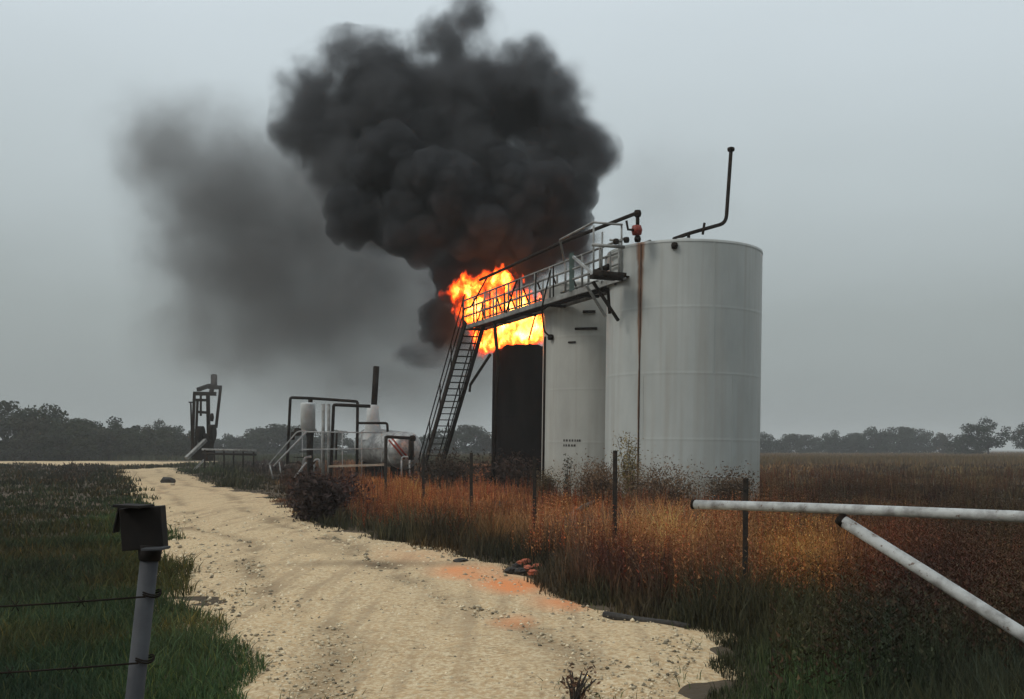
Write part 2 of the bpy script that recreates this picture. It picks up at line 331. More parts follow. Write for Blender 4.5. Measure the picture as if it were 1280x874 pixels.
CP_L = [((50, 700), (40, 46, 30)), ((100, 800), (42, 55, 36)), ((250, 850), (56, 72, 44)), ((80, 620), (40, 46, 30)), ((170, 650), (44, 58, 32)), ((20, 860), (36, 48, 34)), ((130, 600), (38, 42, 28)), ((240, 790), (54, 64, 40)), ((100, 590), (36, 32, 24))]
def cmap(px, py, CPs):
    wsum = 0; c = np.zeros((len(px), 3))
    for (x, y), col in CPs:
        ww = 1/(((px-x)/1.0)**2+((py-y)*2.2)**2+300)**1.6; wsum = wsum+ww; c += ww[:, None]*np.array(lin(*col))
    return c/wsum[:, None]
def blades(name, X, Y, h, wd, col, m, lean=.25, z=None, label=None, ph=None):
    n = len(X); z = gz(X, Y) if z is None else z
    a = rng.random(n)*math.tau; dx, dy = np.cos(a), np.sin(a); ph = rng.random(n)*math.tau if ph is None else ph+rng.normal(0, .5, n); l = lean*(rng.random(n)**1.2+.15)*h
    lx, ly = np.cos(ph)*l, np.sin(ph)*l
    v = np.zeros((n, 5, 3)); hw = wd/2
    v[:, 0] = np.stack([X-dx*hw, Y-dy*hw, z-.03], -1); v[:, 1] = np.stack([X+dx*hw, Y+dy*hw, z-.03], -1)
    mz = z+h*.55
    v[:, 2] = np.stack([X-dx*hw*.75+lx*.35, Y-dy*hw*.75+ly*.35, mz], -1); v[:, 3] = np.stack([X+dx*hw*.75+lx*.35, Y+dy*hw*.75+ly*.35, mz], -1)
    v[:, 4] = np.stack([X+lx, Y+ly, z+h*(1-.12*rng.random(n))], -1)
    me = bpy.data.meshes.new(name); me.vertices.add(n*5); me.vertices.foreach_set('co', v.ravel())
    base = (np.arange(n)*5)[:, None]
    loops = np.concatenate([base+np.array([0, 1, 3, 2]), base+np.array([2, 3, 4])], 1).ravel()
    me.loops.add(len(loops)); me.loops.foreach_set('vertex_index', loops)
    st = np.empty(n*2, int); st[0::2] = np.arange(n)*7; st[1::2] = np.arange(n)*7+4
    me.polygons.add(n*2); me.polygons.foreach_set('loop_start', st)
    me.update(calc_edges=True); me.materials.append(m)
    ca = me.color_attributes.new('tint', 'FLOAT_COLOR', 'POINT'); cc = np.ones((n, 5, 4)); cc[:, :, :3] = col[:, None, :]
    ca.data.foreach_set('color', cc.ravel())
    o = bpy.data.objects.new(name, me); sc.collection.objects.link(o); tag(o, label, 'grass', kind='stuff'); return o
def sample(n, px0, px1, y0, y1, pw=1.0):     # more per area close to the camera; py uniform
    px = rng.uniform(px0, px1, n); py = y0+(y1-y0)*rng.random(n)**pw
    Y = F*EYE/(py-HY); return (px-CX)*Y/F, Y
TANKS = ((5.17, 30.5, 2.34), (2.9, 36.0, 1.85), (1.0, 42.5, 1.85))
def tuft(X, Y, k=7, sp=.05):
    n = len(X)//k*k; i = (np.arange(n)//k)*k
    a = rng.random(n)*math.tau; d = sp*(1+Y[i]*.045)*rng.random(n)**.5*2
    tb = rng.random(n)[i]
    return X[i]+np.cos(a)*d, Y[i]+np.sin(a)*d, a, tb
def off_tanks(X, Y):
    k = np.ones(len(X), bool)
    for tx, ty, tr in TANKS: k &= (X-tx)**2+(Y-ty)**2 > (tr+.05)**2
    return k
ALB = 1.25
def jitter(c, n, s=.35):
    k = 1+(rng.random(n)-.5)*2*s; t = (rng.random(n)-.5)*.25
    return np.clip(c*k[:, None]*np.stack([1+t, np.ones(n), 1-t], -1), .004, .6)
def fence_x(Y): return np.interp(Y, [9.5, 13, 17, 21.5, 27, 33], [2.22, 1.34, .38, -.86, -2.4, -4.2])
# right-hand rough ground
X, Y = sample(330000, 150, 1500, 574, 1000, 1.7); X, Y, A_, TB = tuft(X, Y, 8, .07)
e = X-road_r(Y)+(VN2.fbm(X*.9, Y*.9, 3)-.5)*1.2*(1+Y*.01); k = (e > 0) & off_tanks(X, Y) & (Y < 160); X, Y, e, A_, TB = X[k], Y[k], e[k], A_[k], TB[k]
px, py = CX+X*F/Y, HY+F*EYE/Y
patch = VN.fbm(X*.5+3, Y*.35+8, 3)
green = np.clip((py-790)/60, 0, 1)*np.clip((1180-px)/200, 0, 1)+np.clip(1-e/(.35+Y*.02), 0, 1)
hh = (.10+.62*np.clip((patch-.32)*2.0, 0, 1))*(.55+.9*TB)*(1-.80*np.clip(green, 0, 1))*np.where(Y > 60, .8, 1)*(.6+.6*rng.random(len(X)))
# keep the pad in front of the tanks low enough to show their feet and the fence
gk = np.clip(green, 0, 1); hh *= np.where((Y > 18) & (Y < 60), .62, 1.0)
col = cmap(px, py-hh*.6*F/Y, CP_R)*ALB
var = VN2.fbm(X*1.1+5, Y*.7+9, 4); bp_ = np.clip((VN2.fbm(X*.35+60, Y*.22+33, 3)-.48)*6, 0, 1)[:, None]; col = col*(1-.55*bp_)+col.mean(1)[:, None]*np.array([.62, .58, .40])*.55*bp_*1.3; col = col*np.array([.95, 1.0, .98])
col = col*(.35+.75*var+.75*TB)[:, None]*(1+.55*np.clip((py-800)/50, 0, 1))[:, None]
pn = np.clip((VN.fbm(X*.8+50, Y*.42+20, 4)-.44)*9, 0, 1)[:, None]; col = col*(1-pn*np.array([.52, .56, .48]))
en = np.clip(1-e/(1.8+Y*.06), 0, 1)*np.clip((VN.fbm(X*.5+5, Y*.3+2, 2)-.25)*3, 0, 1); col = col*(1-en[:, None])+en[:, None]*np.array(lin(52, 52, 36))*(.5+TB)[:, None]
blades('dry_grass', X, Y, hh, np.clip(Y*.0011, .007, .25)*(.7+.7*rng.random(len(X))), jitter(col, len(X), .5), M_grass, .55, ph=A_, label='tall dry orange and brown grass around the tanks and the fence')
# left verge
X, Y = sample(190000, -260, 420, 581, 1050, 1.5); X, Y, A_, TB = tuft(X, Y, 8, .06)
e = road_l(Y)-X+(VN2.fbm(X*.9+11, Y*.9, 4)-.5)*1.9; k = (e > 0) & ~((Y > 97+6*VN.v(X*.11, Y*0)) & (Y < 122) & (VN2.fbm(X*.09, Y*.12, 3) < .64)); X, Y, e, A_, TB = X[k], Y[k], e[k], A_[k], TB[k]
px, py = CX+X*F/Y, HY+F*EYE/Y
hh = (.03+.20*VN.fbm(X*.6+3, Y*.5+8, 3))*(.5+1.0*TB)*(.6+.6*rng.random(len(X)))*np.where(Y > 40, 1.6, 1)
col = cmap(px, py-hh*.6*F/Y, CP_L)*ALB*1.15*(.2+1.0*VN2.fbm(X*.9+5, Y*.8+9, 4)+.6*TB)[:, None]
yk = VN.fbm(X*.7+90, Y*.6+10, 3) > .55; col[yk] *= np.array([1.35, .95, .8])
dryk = rng.random(len(X)) < .12; col[dryk] = col[dryk]*np.array([1.8, 1.3, .9])
blades('verge_grass', X, Y, hh, np.clip(Y*.0011, .006, .2)*(.7+.7*rng.random(len(X))), jitter(col, len(X), .45), M_grass, .9, ph=A_, label='short dark green grass on the left verge of the road')
# tufts invading the road edge
X, Y = sample(5000, 200, 1000, 640, 1000, 1.0); ins = inroad(X, Y); k = (ins > 0) & (VN.fbm(X*2.1+70, Y*2.1+30, 2)+.30*np.clip(1-ins/1.2, 0, 1) > .80); X, Y = X[k], Y[k]
col = np.tile(np.array(lin(70, 78, 45))*1.2, (len(X), 1))
blades('edge_grass', X, Y, .03+.09*rng.random(len(X)), np.full(len(X), .008), jitter(col, len(X), .5), M_grass, .7, label='thin tufts of grass growing out of the gravel edge')
# far fields
X, Y = sample(90000, -200, 1500, 566.2, 582, .8); k = ~((X > -150) & (X < -15) & (Y > 92) & (Y < 122)) & (Y > 75) & (Y < 420); k &= (X > road_r(np.minimum(Y, 120))+1) | (Y > 142); X, Y = X[k], Y[k]
px = CX+X*F/Y; t = VN.fbm(X*.02, Y*.03, 3)[:, None]
cr = np.array(lin(108, 88, 64))*(1-t)+np.array(lin(84, 72, 52))*t; cl = np.array(lin(58, 60, 44)); f_ = np.clip((px-500)/300, 0, 1)[:, None]
blades('field_grass', X, Y, .5+.5*rng.random(len(X)), np.clip(Y*.0011, .1, .5), jitter(ALB*(cr*f_+cl*(1-f_)), len(X), .35), M_grass, .3, label='brown grass of the far field running to the tree lines')
# tall leafy weeds and seed heads
def weeds(name, X, Y, h, col, label, leaves=14):
    n = len(X); v = []; z = gz(X, Y); ang = rng.random(n)*math.tau
    VV = []; CC = []
    wdt = np.clip(Y*.0007, .004, .1)
    for s in range(leaves+1):
        t = .15+.85*s/leaves
        a = ang+s*2.4; L = (.012+.026*(1-t))*(h/.6)*(.7+.6*rng.random(n)); lw = np.maximum(L*.28, wdt)
        lx = np.cos(a); ly = np.sin(a); bx = X+(t**2)*h*.12*np.cos(ang); by = Y+(t**2)*h*.12*np.sin(ang); bz = z+h*t
        tri = np.stack([np.stack([bx-ly*lw, by+lx*lw, bz-.4*L], -1), np.stack([bx+ly*lw, by-lx*lw, bz-.1*L], -1), np.stack([bx+lx*L, by+ly*L, bz+L*.5], -1)], 1)
        VV.append(tri); CC.append(np.repeat((col*(.7+.6*rng.random(n))[:, None])[:, None, :], 3, 1))
    st = np.stack([np.stack([X-wdt/2, Y, z-.02], -1), np.stack([X+wdt/2, Y, z-.02], -1), np.stack([X+h*.12*np.cos(ang), Y+h*.12*np.sin(ang), z+h], -1)], 1)
    VV.append(st); CC.append(np.repeat((col*.7)[:, None, :], 3, 1))
    v = np.concatenate(VV).reshape(-1, 3); c = np.concatenate(CC).reshape(-1, 3); nt_ = len(v)//3
    me = bpy.data.meshes.new(name); me.vertices.add(len(v)); me.vertices.foreach_set('co', v.ravel()); me.loops.add(len(v)); me.loops.foreach_set('vertex_index', np.arange(len(v)))
    me.polygons.add(nt_); me.polygons.foreach_set('loop_start', np.arange(nt_)*3); me.update(calc_edges=True); me.materials.append(M_grass)
    ca = me.color_attributes.new('tint', 'FLOAT_COLOR', 'POINT'); cc = np.ones((len(v), 4)); cc[:, :3] = np.clip(c, .004, .5); ca.data.foreach_set('color', cc.ravel())
    o = bpy.data.objects.new(name, me); sc.collection.objects.link(o); tag(o, label, 'weeds', kind='stuff'); return o
X, Y = sample(34000, 350, 1450, 595, 900, 1.4); k = (X > road_r(Y)+.35+.02*Y) & off_tanks(X, Y) & (Y < 60) & (VN.fbm(X*.7+30, Y*.5+60, 3) > .44); X, Y = X[k], Y[k]
px, py = CX+X*F/Y, HY+F*EYE/Y; k = ~((py+40*VN.fbm(px*.012, py*.02, 2) > 800) & (px+160*VN.fbm(py*.02, px*.01, 2)+rng.normal(0, 70, len(px)) < 1190)); X, Y, px, py = X[k], Y[k], px[k], py[k]
h = .35+.55*rng.random(len(X))*np.where(Y > 18, .7, 1)
col = cmap(px, py-h*.7*F/Y, CP_R)*ALB*.85; col[rng.random(len(X)) < .4] *= np.array([.9, .55, .6])
weeds('tall_weeds', X, Y, h, jitter(col, len(X), .5), 'dark reddish weeds standing among the dry grass along the fence')

# pebbles on the road (geometry), joined
n = 15000; X, Y = sample(n, 180, 950, 640, 1000, 1.0); k = inroad(X, Y) > .12; X, Y = X[k], Y[k]; n = len(X)
s = (.006+.022*rng.random(n)**2.5)*np.clip(Y/9, .8, 2); rz = V[:, 2]
zz = gz(X, Y)+.045
o8 = np.array([(1, 0, 0), (0, 1, 0), (-1, 0, 0), (0, -1, 0), (0, 0, .7), (0, 0, -.7)]); rot = rng.random(n)*math.tau
v = np.zeros((n, 6, 3))
for k_ in range(6):
    q = o8[k_]; jx = .7+.6*rng.random(n)
    v[:, k_, 0] = X+s*jx*(q[0]*np.cos(rot)-q[1]*np.sin(rot)); v[:, k_, 1] = Y+s*jx*(q[0]*np.sin(rot)+q[1]*np.cos(rot)); v[:, k_, 2] = zz+s*q[2]*jx
tri = np.array([(0, 1, 4), (1, 2, 4), (2, 3, 4), (3, 0, 4), (1, 0, 5), (2, 1, 5), (3, 2, 5), (0, 3, 5)])
f = (tri[None]+(np.arange(n)*6)[:, None, None]).reshape(-1, 3)
me = bpy.data.meshes.new('gravel_stones'); me.from_pydata(v.reshape(-1, 3).tolist(), [], f.tolist()); me.polygons.foreach_set('use_smooth', [True]*len(f))
M_peb = attr_mat('pebbles', .9, 0); me.materials.append(M_peb)
ca = me.color_attributes.new('tint', 'FLOAT_COLOR', 'POINT'); cc = np.ones((n, 6, 4)); pb = np.where(rng.random(n) < .3, .35, 1)*(.5+.7*rng.random(n)); cc[:, :, :3] = (np.array([.60, .50, .34])[None]*pb[:, None])[:, None, :]; ca.data.foreach_set('color', cc.ravel())
o = bpy.data.objects.new('gravel_stones', me); sc.collection.objects.link(o); tag(o, 'loose limestone pebbles scattered over the road', 'gravel', kind='stuff')

# ------------------------------------------------------------------ trees
def leaf_mesh(name, seed, nclump, nleaf, W, H, shape, col, z0=.25, lsize=.35):
    r = np.random.default_rng(seed); pts = []; cols = []
    cl = []
    while len(cl) < nclump:
        p = r.uniform(-1, 1, 3)
        if np.linalg.norm(p) > 1: continue
        if p[2] < -.9: continue
        cl.append(p)
    cl = np.array(cl); rad = r.uniform(.16, .36, nclump)
    V = []; C = []
    for c, q in zip(cl, rad):
        m = int(nleaf*(q/.26)**2); d = r.normal(size=(m, 3)); d /= np.linalg.norm(d, axis=1)[:, None]; p = c+d*q*(r.random((m, 1))**.4)
        p = p*np.array([W/2, W/2, H*(1-z0)/2]); p[:, 2] += H*z0+H*(1-z0)/2
        t = r.normal(size=(m, 3)); t /= np.linalg.norm(t, axis=1)[:, None]; u = np.cross(t, r.normal(size=(m, 3))); u /= np.linalg.norm(u, axis=1)[:, None]
        s_ = lsize*r.uniform(.6, 1.4, (m, 1))
        V.append(np.stack([p-t*s_*.5, p+u*s_*.35, p+t*s_*.5, p-u*s_*.35], 1)); sh = r.uniform(.7, 1.3); C.append(np.tile(np.array(col)*sh, (m, 1))*r.uniform(.7, 1.3, (m, 1)))
    V = np.concatenate(V); C = np.concatenate(C); n = len(V)
    me = bpy.data.meshes.new(name); me.from_pydata(V.reshape(-1, 3).tolist(), [], (np.arange(n*4).reshape(-1, 4)).tolist()); me.materials.append(M_leaf)
    ca = me.color_attributes.new('tint', 'FLOAT_COLOR', 'POINT'); cc = np.ones((n, 4, 4)); cc[:, :, :3] = C[:, None]; ca.data.foreach_set('color', cc.ravel())
    return me, cl*np.array([W/2, W/2, H*(1-z0)/2])+np.array([0, 0, H*z0+H*(1-z0)/2])
def trunk_mesh(name, clumps, H, rng_, n=16, r0=.22):
    mb = MB(); fork = Vector((rng_.uniform(-.2, .2), rng_.uniform(-.2, .2), H*.24))
    mb.tube([(0, 0, -.2), fork*.5+Vector((.08, 0, 0)), fork], [r0, r0*.85, r0*.7], 8)
    for c in clumps[:n]:
        c = Vector(c); m_ = fork.lerp(c, .5)+Vector((rng_.uniform(-.4, .4), rng_.uniform(-.4, .4), rng_.uniform(-.1, .5)))
        mb.tube([fork, m_, c], [r0*.45, r0*.25, .03], 5)
    return mb
protos = []
GREENS = [(.026, .035, .020), (.032, .038, .022), (.037, .037, .023), (.026, .034, .022)]
rr = random.Random(4)
def make_tree(kind, loc, label, group, scale=1.0, name='tree'):
    root = empty(name, loc, label, 'tree', group)
    me, cl = protos[kind][0], protos[kind][1]
    t = bpy.data.objects.new('trunk', protos[kind][2]); sc.collection.objects.link(t); t.parent = root
    c = bpy.data.objects.new('crown', me); sc.collection.objects.link(c); c.parent = root
    if isinstance(scale, tuple): root.scale = scale
    else: root.scale = (scale,)*3
    root.rotation_euler[2] = rr.uniform(0, 6.28)
    return root
for i, (nc, nl, W, H) in enumerate([(46, 110, 8, 7), (60, 110, 10, 7), (40, 100, 6.5, 7.5), (34, 70, 9, 9)]):
    me, cl = leaf_mesh('leaf_crown', 20+i, nc, nl, W, H, None, GREENS[i], z0=-.04 if i < 3 else .25, lsize=.42)
    mb = trunk_mesh('t', cl, H, rr, 16 if i < 3 else 30); tm = bpy.data.meshes.new('trunk_wood'); tm.from_pydata(mb.v, [], mb.f); tm.polygons.foreach_set('use_smooth', mb.sm); tm.materials.append(M_bark)
    protos.append((me, cl, tm))
ORD = ['first', 'second', 'third', 'fourth', 'fifth', 'sixth', 'seventh', 'eighth', 'ninth', 'tenth', 'eleventh', 'twelfth', 'thirteenth', 'fourteenth', 'fifteenth', 'sixteenth', 'seventeenth', 'eighteenth', 'nineteenth', 'twentieth']
def rank(L_, px):
    v = sorted(q[0] for q in L_ if 0 <= q[0] <= 1280)
    return ORD[v.index(px)] if px in v else None
def out_lb(px, lb): return lb if 0 <= px <= 1280 else ('dark tree standing just outside the %s picture edge' % ('left' if px < 0 else 'right'))
# left wood: crown tops in the photo (px, top y, kind, distance)
LEFT = [(-60, 500, 0, 150), (8, 506, 1, 145), (60, 512, 0, 148), (102, 527, 1, 155), (140, 527, 0, 160), (172, 531, 2, 165), (200, 528, 3, 170), (226, 537, 0, 175), (36, 520, 2, 138), (86, 530, 1, 140), (122, 536, 2, 146), (156, 538, 1, 150), (190, 540, 1, 155), (-110, 505, 1, 150), (-150, 510, 2, 150), (215, 545, 1, 160), (-190, 502, 1, 150), (-240, 508, 0, 152), (-290, 505, 1, 150)]
LL = ['dark tree at the left picture edge, tallest of the left wood', 'dark round tree second from the left edge of the wood', 'bushy dark tree filling the wood above the side track']
for i, (px, ty, kd, Yt) in enumerate(LEFT):
    H = EYE+(HY-ty)*Yt/F; s_ = H/(protos[kd][0].vertices and [7, 7, 7.5, 9][kd])
    make_tree(kd, ((px-CX)*Yt/F, Yt, 0), out_lb(px, '%s dark tree from the left %s the wood past the track' % (rank(LEFT, px), 'low in' if ty > 530 else 'on top of')), 'trees of the left wood', (s_*1.15, s_*1.15, s_))
LOWL = [(244, 556, 175), (262, 558, 170)]
MID = [(285, 545, 0, 230), (318, 538, 1, 230), (345, 533, 1, 225), (375, 536, 0, 230), (410, 540, 1, 235), (450, 548, 0, 240), (500, 542, 1, 240), (545, 540, 0, 240), (580, 534, 1, 235), (603, 546, 2, 240), (630, 545, 1, 240), (245, 553, 1, 240), (265, 550, 0, 240)]
for px, ty, kd, Yt in MID:
    H = EYE+(HY-ty)*Yt/F; s_ = H/[7, 7, 7.5, 9][kd]; make_tree(kd, ((px-CX)*Yt/F, Yt, 0), '%s faint grey tree from the left, far behind %s' % (rank(MID, px), 'the pump jack' if px < 300 else 'the white vessels' if px < 520 else 'the stair'), 'far trees behind the vessels', (s_*1.5, s_*1.2, s_))
RIGHT = [(955, 543, 0, 290), (985, 544, 1, 300), (1012, 545, 1, 300), (1042, 541, 0, 295), (1066, 543, 1, 300), (1090, 537, 0, 290), (1118, 536, 1, 290), (1148, 538, 1, 292), (1180, 541, 2, 290), (1325, 540, 1, 260), (1365, 538, 0, 270), (1410, 541, 1, 280), (1460, 537, 1, 280), (1515, 540, 2, 285), (1560, 538, 1, 290)]
for px, ty, kd, Yt in RIGHT:
    H = EYE+(HY-ty)*Yt/F; s_ = H/[7, 7, 7.5, 9][kd]; make_tree(kd, ((px-CX)*Yt/F, Yt, 0), out_lb(px, '%s small grey tree from the left in the row along the right horizon' % rank(RIGHT, px)), 'tree row on the right horizon', (s_*1.15, s_*1.15, s_))
for (px, ty, kd, Yt, lb, sx) in [(1235, 525, 3, 210, 'large open-crowned tree with bare top branches near the right edge', 1.0), (1207, 545, 1, 230, 'low bushy tree just left of the large open-crowned tree', 1.0), (1282, 532, 3, 225, 'pale open tree cut by the right picture edge', .9)]:
    H = EYE+(HY-ty)*Yt/F; s_ = H/[7, 7, 7.5, 9][kd]; make_tree(kd, ((px-CX)*Yt/F, Yt, 0), lb, None, (s_*sx*1.25, s_*sx*1.25, s_))

# ------------------------------------------------------------------ tanks
LEAN = (0, R(.75), 0)
def tank(loc, r, H, m, label, roof=True, jag=0, name='storage_tank', seams=4):
    root = empty(name, loc, label, 'tank', None, LEAN if roof else (0, R(.8), 0))
    mb = MB(); n = 96
    prof = [(r, -.15)]; ring = H/seams
    for k in range(1, seams):
        z = ring*k; prof += [(r, z-.08), (r, z-.03), (r+.0025, z-.014), (r+.0025, z+.014), (r, z+.03), (r, z+.08)]
    prof += [(r, H)]
    mb.lathe(prof, n)
    if jag:
        top = len(mb.v)-n; rj = random.Random(3)
        for k in range(n):
            x, y, z = mb.v[top+k]; a = math.tau*k/n
            mb.v[top+k] = (x*(1-.01*rj.random()), y*(1-.01*rj.random()), z-jag*(.5+.5*math.sin(a*2.3+1))*rj.uniform(.5, 1)-.1*rj.random())
        b0 = len(mb.v); mb.lathe([(r-.03, 0), (r-.03, H-jag-.25)], n)     # inner face
    mb.build('shell', m, root)
    if roof:
        MB().lathe([(r+.012, H-.05), (r+.012, H+.02), (r, H+.025), (.25, H+.42), (.25, H+.5), (.001, H+.5)], n).build('roof', m, root)
    return root
H1 = 1.6+(HY-299)*28.1/F
M_t1 = tank_mat('off_white_tank_paint', (.44, .455, .435), (.31, .325, .31), main=(-1.55, H1))
M_t2 = tank_mat('aged_off_white_tank_paint', (.43, .43, .395), (.29, .285, .26))
t1 = tank((5.17, 30.5, 0), 2.34, H1, M_t1, 'large off-white steel tank nearest the road with a long rust run')
t2 = tank((2.9, 36.0, 0), 1.85, 7.35, M_t2, 'off-white tank in the middle between the charred tank and the large one')
t3 = tank((1.0, 42.5, 0), 1.9, 5.95, M_char, 'charred black tank with its roof gone and flames above', roof=False, jag=.22)
# vertical plate seams
def plate_seam(parent, r, a, z0, z1, m):
    mb = MB(); mb.box((r*math.cos(a), r*math.sin(a), (z0+z1)/2), (.012, .035, z1-z0), Matrix.Rotation(a, 3, 'Z')); return mb.build('weld_seam', m, parent)
plate_seam(t1, 2.343, R(-62), 0, H1*.5-.03, M_t1); plate_seam(t1, 2.343, R(-78), H1*.5+.03, H1-.06, M_t1); plate_seam(t1, 2.343, R(-128), 1.9, 3.7, M_t1); plate_seam(t2, 1.853, R(-100), 0, 1.8, M_t2)
# drain line beside the rust run: follows x=-1.27 of the shell
ya = -math.sqrt(2.34**2-1.55**2)
MB().tube([(-1.55, ya-.03, .3), (-1.55, ya-.03, H1-.02)], .016, 8).build('drop_pipe', mat('rusty_drop_pipe', (.10, .05, .03), .8, col2=(.03, .02, .015), scale=3), t1)
# thief hatch knob on rim, small fittings
def fit(parent, p, r, m, name='fitting'): return MB().lathe([(.001, -r), (r*.8, -r*.8), (r, 0), (r*.8, r*.8), (.001, r)], 10, p).build(name, m, parent)
fit(t1, (-.66, -2.29, H1-.17), .10, M_dark, 'pipe_stub')
# vent riser on the roof
vp = [P(838, 299, 30.6), P(856, 292, 31), P(903, 278, 31.6), P(908, 188, 31.6)]
loc1 = Vector((5.17, 30.5, 0))
vl = [p-loc1 for p in vp]
MB().tube(rnd_pipe(vl, .25), .06, 10).lathe([(.001, 0), (.11, 0), (.12, .06), (.11, .1), (.001, .14)], 12, vl[-1]).build('vent_pipe', M_dark, t1)
MB().tube([vl[1]+Vector((-.02, 0, -.5)), vl[1]+Vector((.02, 0, .02))], .05, 8).build('vent_support', M_dark, t1)
MB().tube([vl[1]+Vector((.45, 0, -.02)), vl[1]+Vector((.50, 0, .34))], .04, 8).build('vent_valve', M_dark, t1)
# middle tank: stencil marks and rusted bracket bars
def on_shell(r, xo, z, sz, lift=.012):
    y = -math.sqrt(r*r-xo*xo)-lift; a = math.atan2(y, xo)+math.pi/2
    return ((xo, y, z), Matrix.Rotation(a, 3, 'Z'))
mb = MB(); rm = random.Random(9)
M_ink = mat('faded_black_stencil', (.05, .045, .04), .8)
for row, zc in enumerate((1.90, 1.73)):
    x = -1.12
    while x < -.60-row*.16:
        wl = rm.choice((.045, .06, .07)); (c, Mx) = on_shell(1.853, x, zc, 0, .004); MB().box(c, (wl, .006, .075), Mx).build('stencil_mark', M_ink, t2); x += wl+.03
def bar(parent, r, x0, x1, z, t, m, name, out=.06):
    mb = MB(); pts = []
    for k in range(7):
        x = x0+(x1-x0)*k/6; pts.append((x, -math.sqrt(r*r-x*x)-out, z))
    mb.tube(pts, t, 6); return mb.build(name, m, parent)
bar(t2, 1.85, -.80, -.05, 1.6+(HY-411)*34.2/F, .045, M_dark, 'rusty_bracket', .02)
bar(t2, 1.85, -1.02, -.78, 1.6+(HY-428)*34.3/F, .035, M_dark, 'rusty_bracket', .02)
bar(t2, 1.85, -.55, -.12, 1.6+(HY-390)*34.2/F, .05, M_dark, 'rusty_bracket', .05)
fit(t2, (-1.62, -1.05, 1.6+(HY-421)*34.6/F), .11, M_dark, 'drain_valve')
MB().tube(rnd_pipe([(-1.62, -1.1, 1.6+(HY-421)*34.6/F), (-1.85, -1.1, 1.6+(HY-414)*34.6/F), (-1.95, -1.0, 6.7)], .1), .035, 6).build('overflow_pipe', M_dark, t2)
MB().tube([(.88*0-1.80, -.55, .1), (-1.80, -.55, 5.6)], .045, 6).build('stand_pipe', M_dark, t2)
bar(t1, 2.34, .15, .85, 1.6-(600-HY)*28.2/F+.1, .03, M_gal, 'low_pipe', .25)

# ------------------------------------------------------------------ catwalk
A = Vector((3.17, 29.2, 6.62)); D = Vector((-.434, 1, 0)).normalized(); S = Vector((D.y, -D.x, 0)); LEN = 13.0
def cw(s, o=0, z=0): return A+D*s+S*o+Vector((0, 0, z))
cat = empty('catwalk', (0, 0, 0), 'long grey steel catwalk with handrails along the tank tops', 'walkway')
WD = .85
mb = MB(); mb.beam(cw(-.3, 0, 0), cw(LEN, 0, 0), .07, .17); mb.build('side_channel', M_cat, cat)
mb = MB(); mb.beam(cw(-.3, WD, 0), cw(LEN, WD, 0), .07, .17); mb.build('side_channel', M_cat, cat)
mb = MB()
for k in range(4): mb.beam(cw(-.25, .12+k*.2, .02), cw(LEN-.02, .12+k*.2, .02), .035, .05)
s_ = 0
while s_ < LEN: mb.beam(cw(s_-.2, .045, .03), cw(s_-.2, WD-.045, .03), .10, .03); s_ += .17
mb.build('grating', M_dark, cat)
for k in range(6):
    MB().beam(cw(.4+k*2.4, .04, -.09), cw(.4+k*2.4, WD-.04, -.09), .07, .08).build('cross_beam', M_dark, cat)
for o_ in (0, WD):
    for zz in (.45, .78, 1.12):
        MB().tube([cw(-.3 if zz > 1 else 0, o_, zz), cw(LEN, o_, zz)], .036, 6).build('handrail', M_cat, cat)
    for k in range(12):
        s0 = .05+k*LEN/11.05; MB().tube([cw(s0, o_, .1), cw(s0, o_, 1.13)], .042, 6).build('rail_post', M_cat, cat)
# diagonal angle braces seen on the near part of the rail
MB().beam(cw(1.0, -.05, .05), cw(2.9, -.05, 1.15), .09, .07).build('diagonal_brace', M_gal, cat)
MB().beam(cw(8.4, -.05, .05), cw(7.4, -.05, 1.1), .05, .04).build('diagonal_brace', M_dark, cat)
MB().beam(cw(5.3, -.05, -.2), cw(4.6, -.05, 1.0), .04, .04).build('diagonal_brace', M_dark, cat)
MB().beam(cw(3.05, -.04, .05), cw(3.05, -.04, 1.3), .16, .03).build('rail_plate', mat('green_grey_plate', (.10, .15, .13), .6, col2=(.07, .09, .08), scale=5), cat)
for k in range(6):
    MB().beam(cw(4.2+k*1.3, WD+.02, .1), cw(5.0+k*1.3, WD+.02, 1.1), .05, .05).build('cross_brace', M_dark, cat)
    MB().tube([cw(4.4+k*1.4, -.04, .08), cw(4.4+k*1.4, -.04, 1.1)], .03, 6).build('rail_post', M_dark, cat)
# near end platform with its brackets
pl = empty('platform', (0, 0, 0), 'small dark landing at the near end of the catwalk bracketed to the large tank', 'platform')
pc = P(760, 345, 28.6)
mb = MB(); mb.box(pc, (.80, .75, .12), Matrix.Rotation(math.atan2(D.y, D.x)-math.pi/2, 3, 'Z')); mb.build('deck', M_dark, pl, .01)
MB().beam(P(733, 357, 29.6), P(757, 396, 29.9), .08, .06).build('bracket_brace', M_cat, pl)
MB().beam(P(741, 352, 28.6), P(773, 401, 28.9), .09, .07).build('bracket_brace', M_dark, pl)
MB().beam(P(760, 360, 28.9), P(762, 392, 29.2), .08, .07).build('bracket_brace', M_dark, pl)
MB().tube([P(742, 341, 28.4), P(779, 347, 28.2)], .11, 8).build('toe_pipe', M_dark, pl)
MB().tube([P(744, 341, 28.7), P(762, 333, 28.7)], .09, 8).build('toe_pipe', M_dark, pl)
for a_, b_ in (((777, 281), (777, 350)), ((753, 290), (752, 340)), ((742, 282), (742, 345)), ((763, 315), (763, 345))):
    MB().tube([P(*a_, 28.6), P(*b_, 28.6)], .03, 6).build('rail_post', M_cat, pl)
MB().tube([P(700, 300, 31.4), P(742, 278, 29), P(778, 281, 28.5)], .035, 6).build('guard_rail', M_cat, pl)
MB().tube([P(700, 300, 31.4), cw(5.2, WD, 1.12)], .035, 6).build('guard_rail', M_cat, pl)
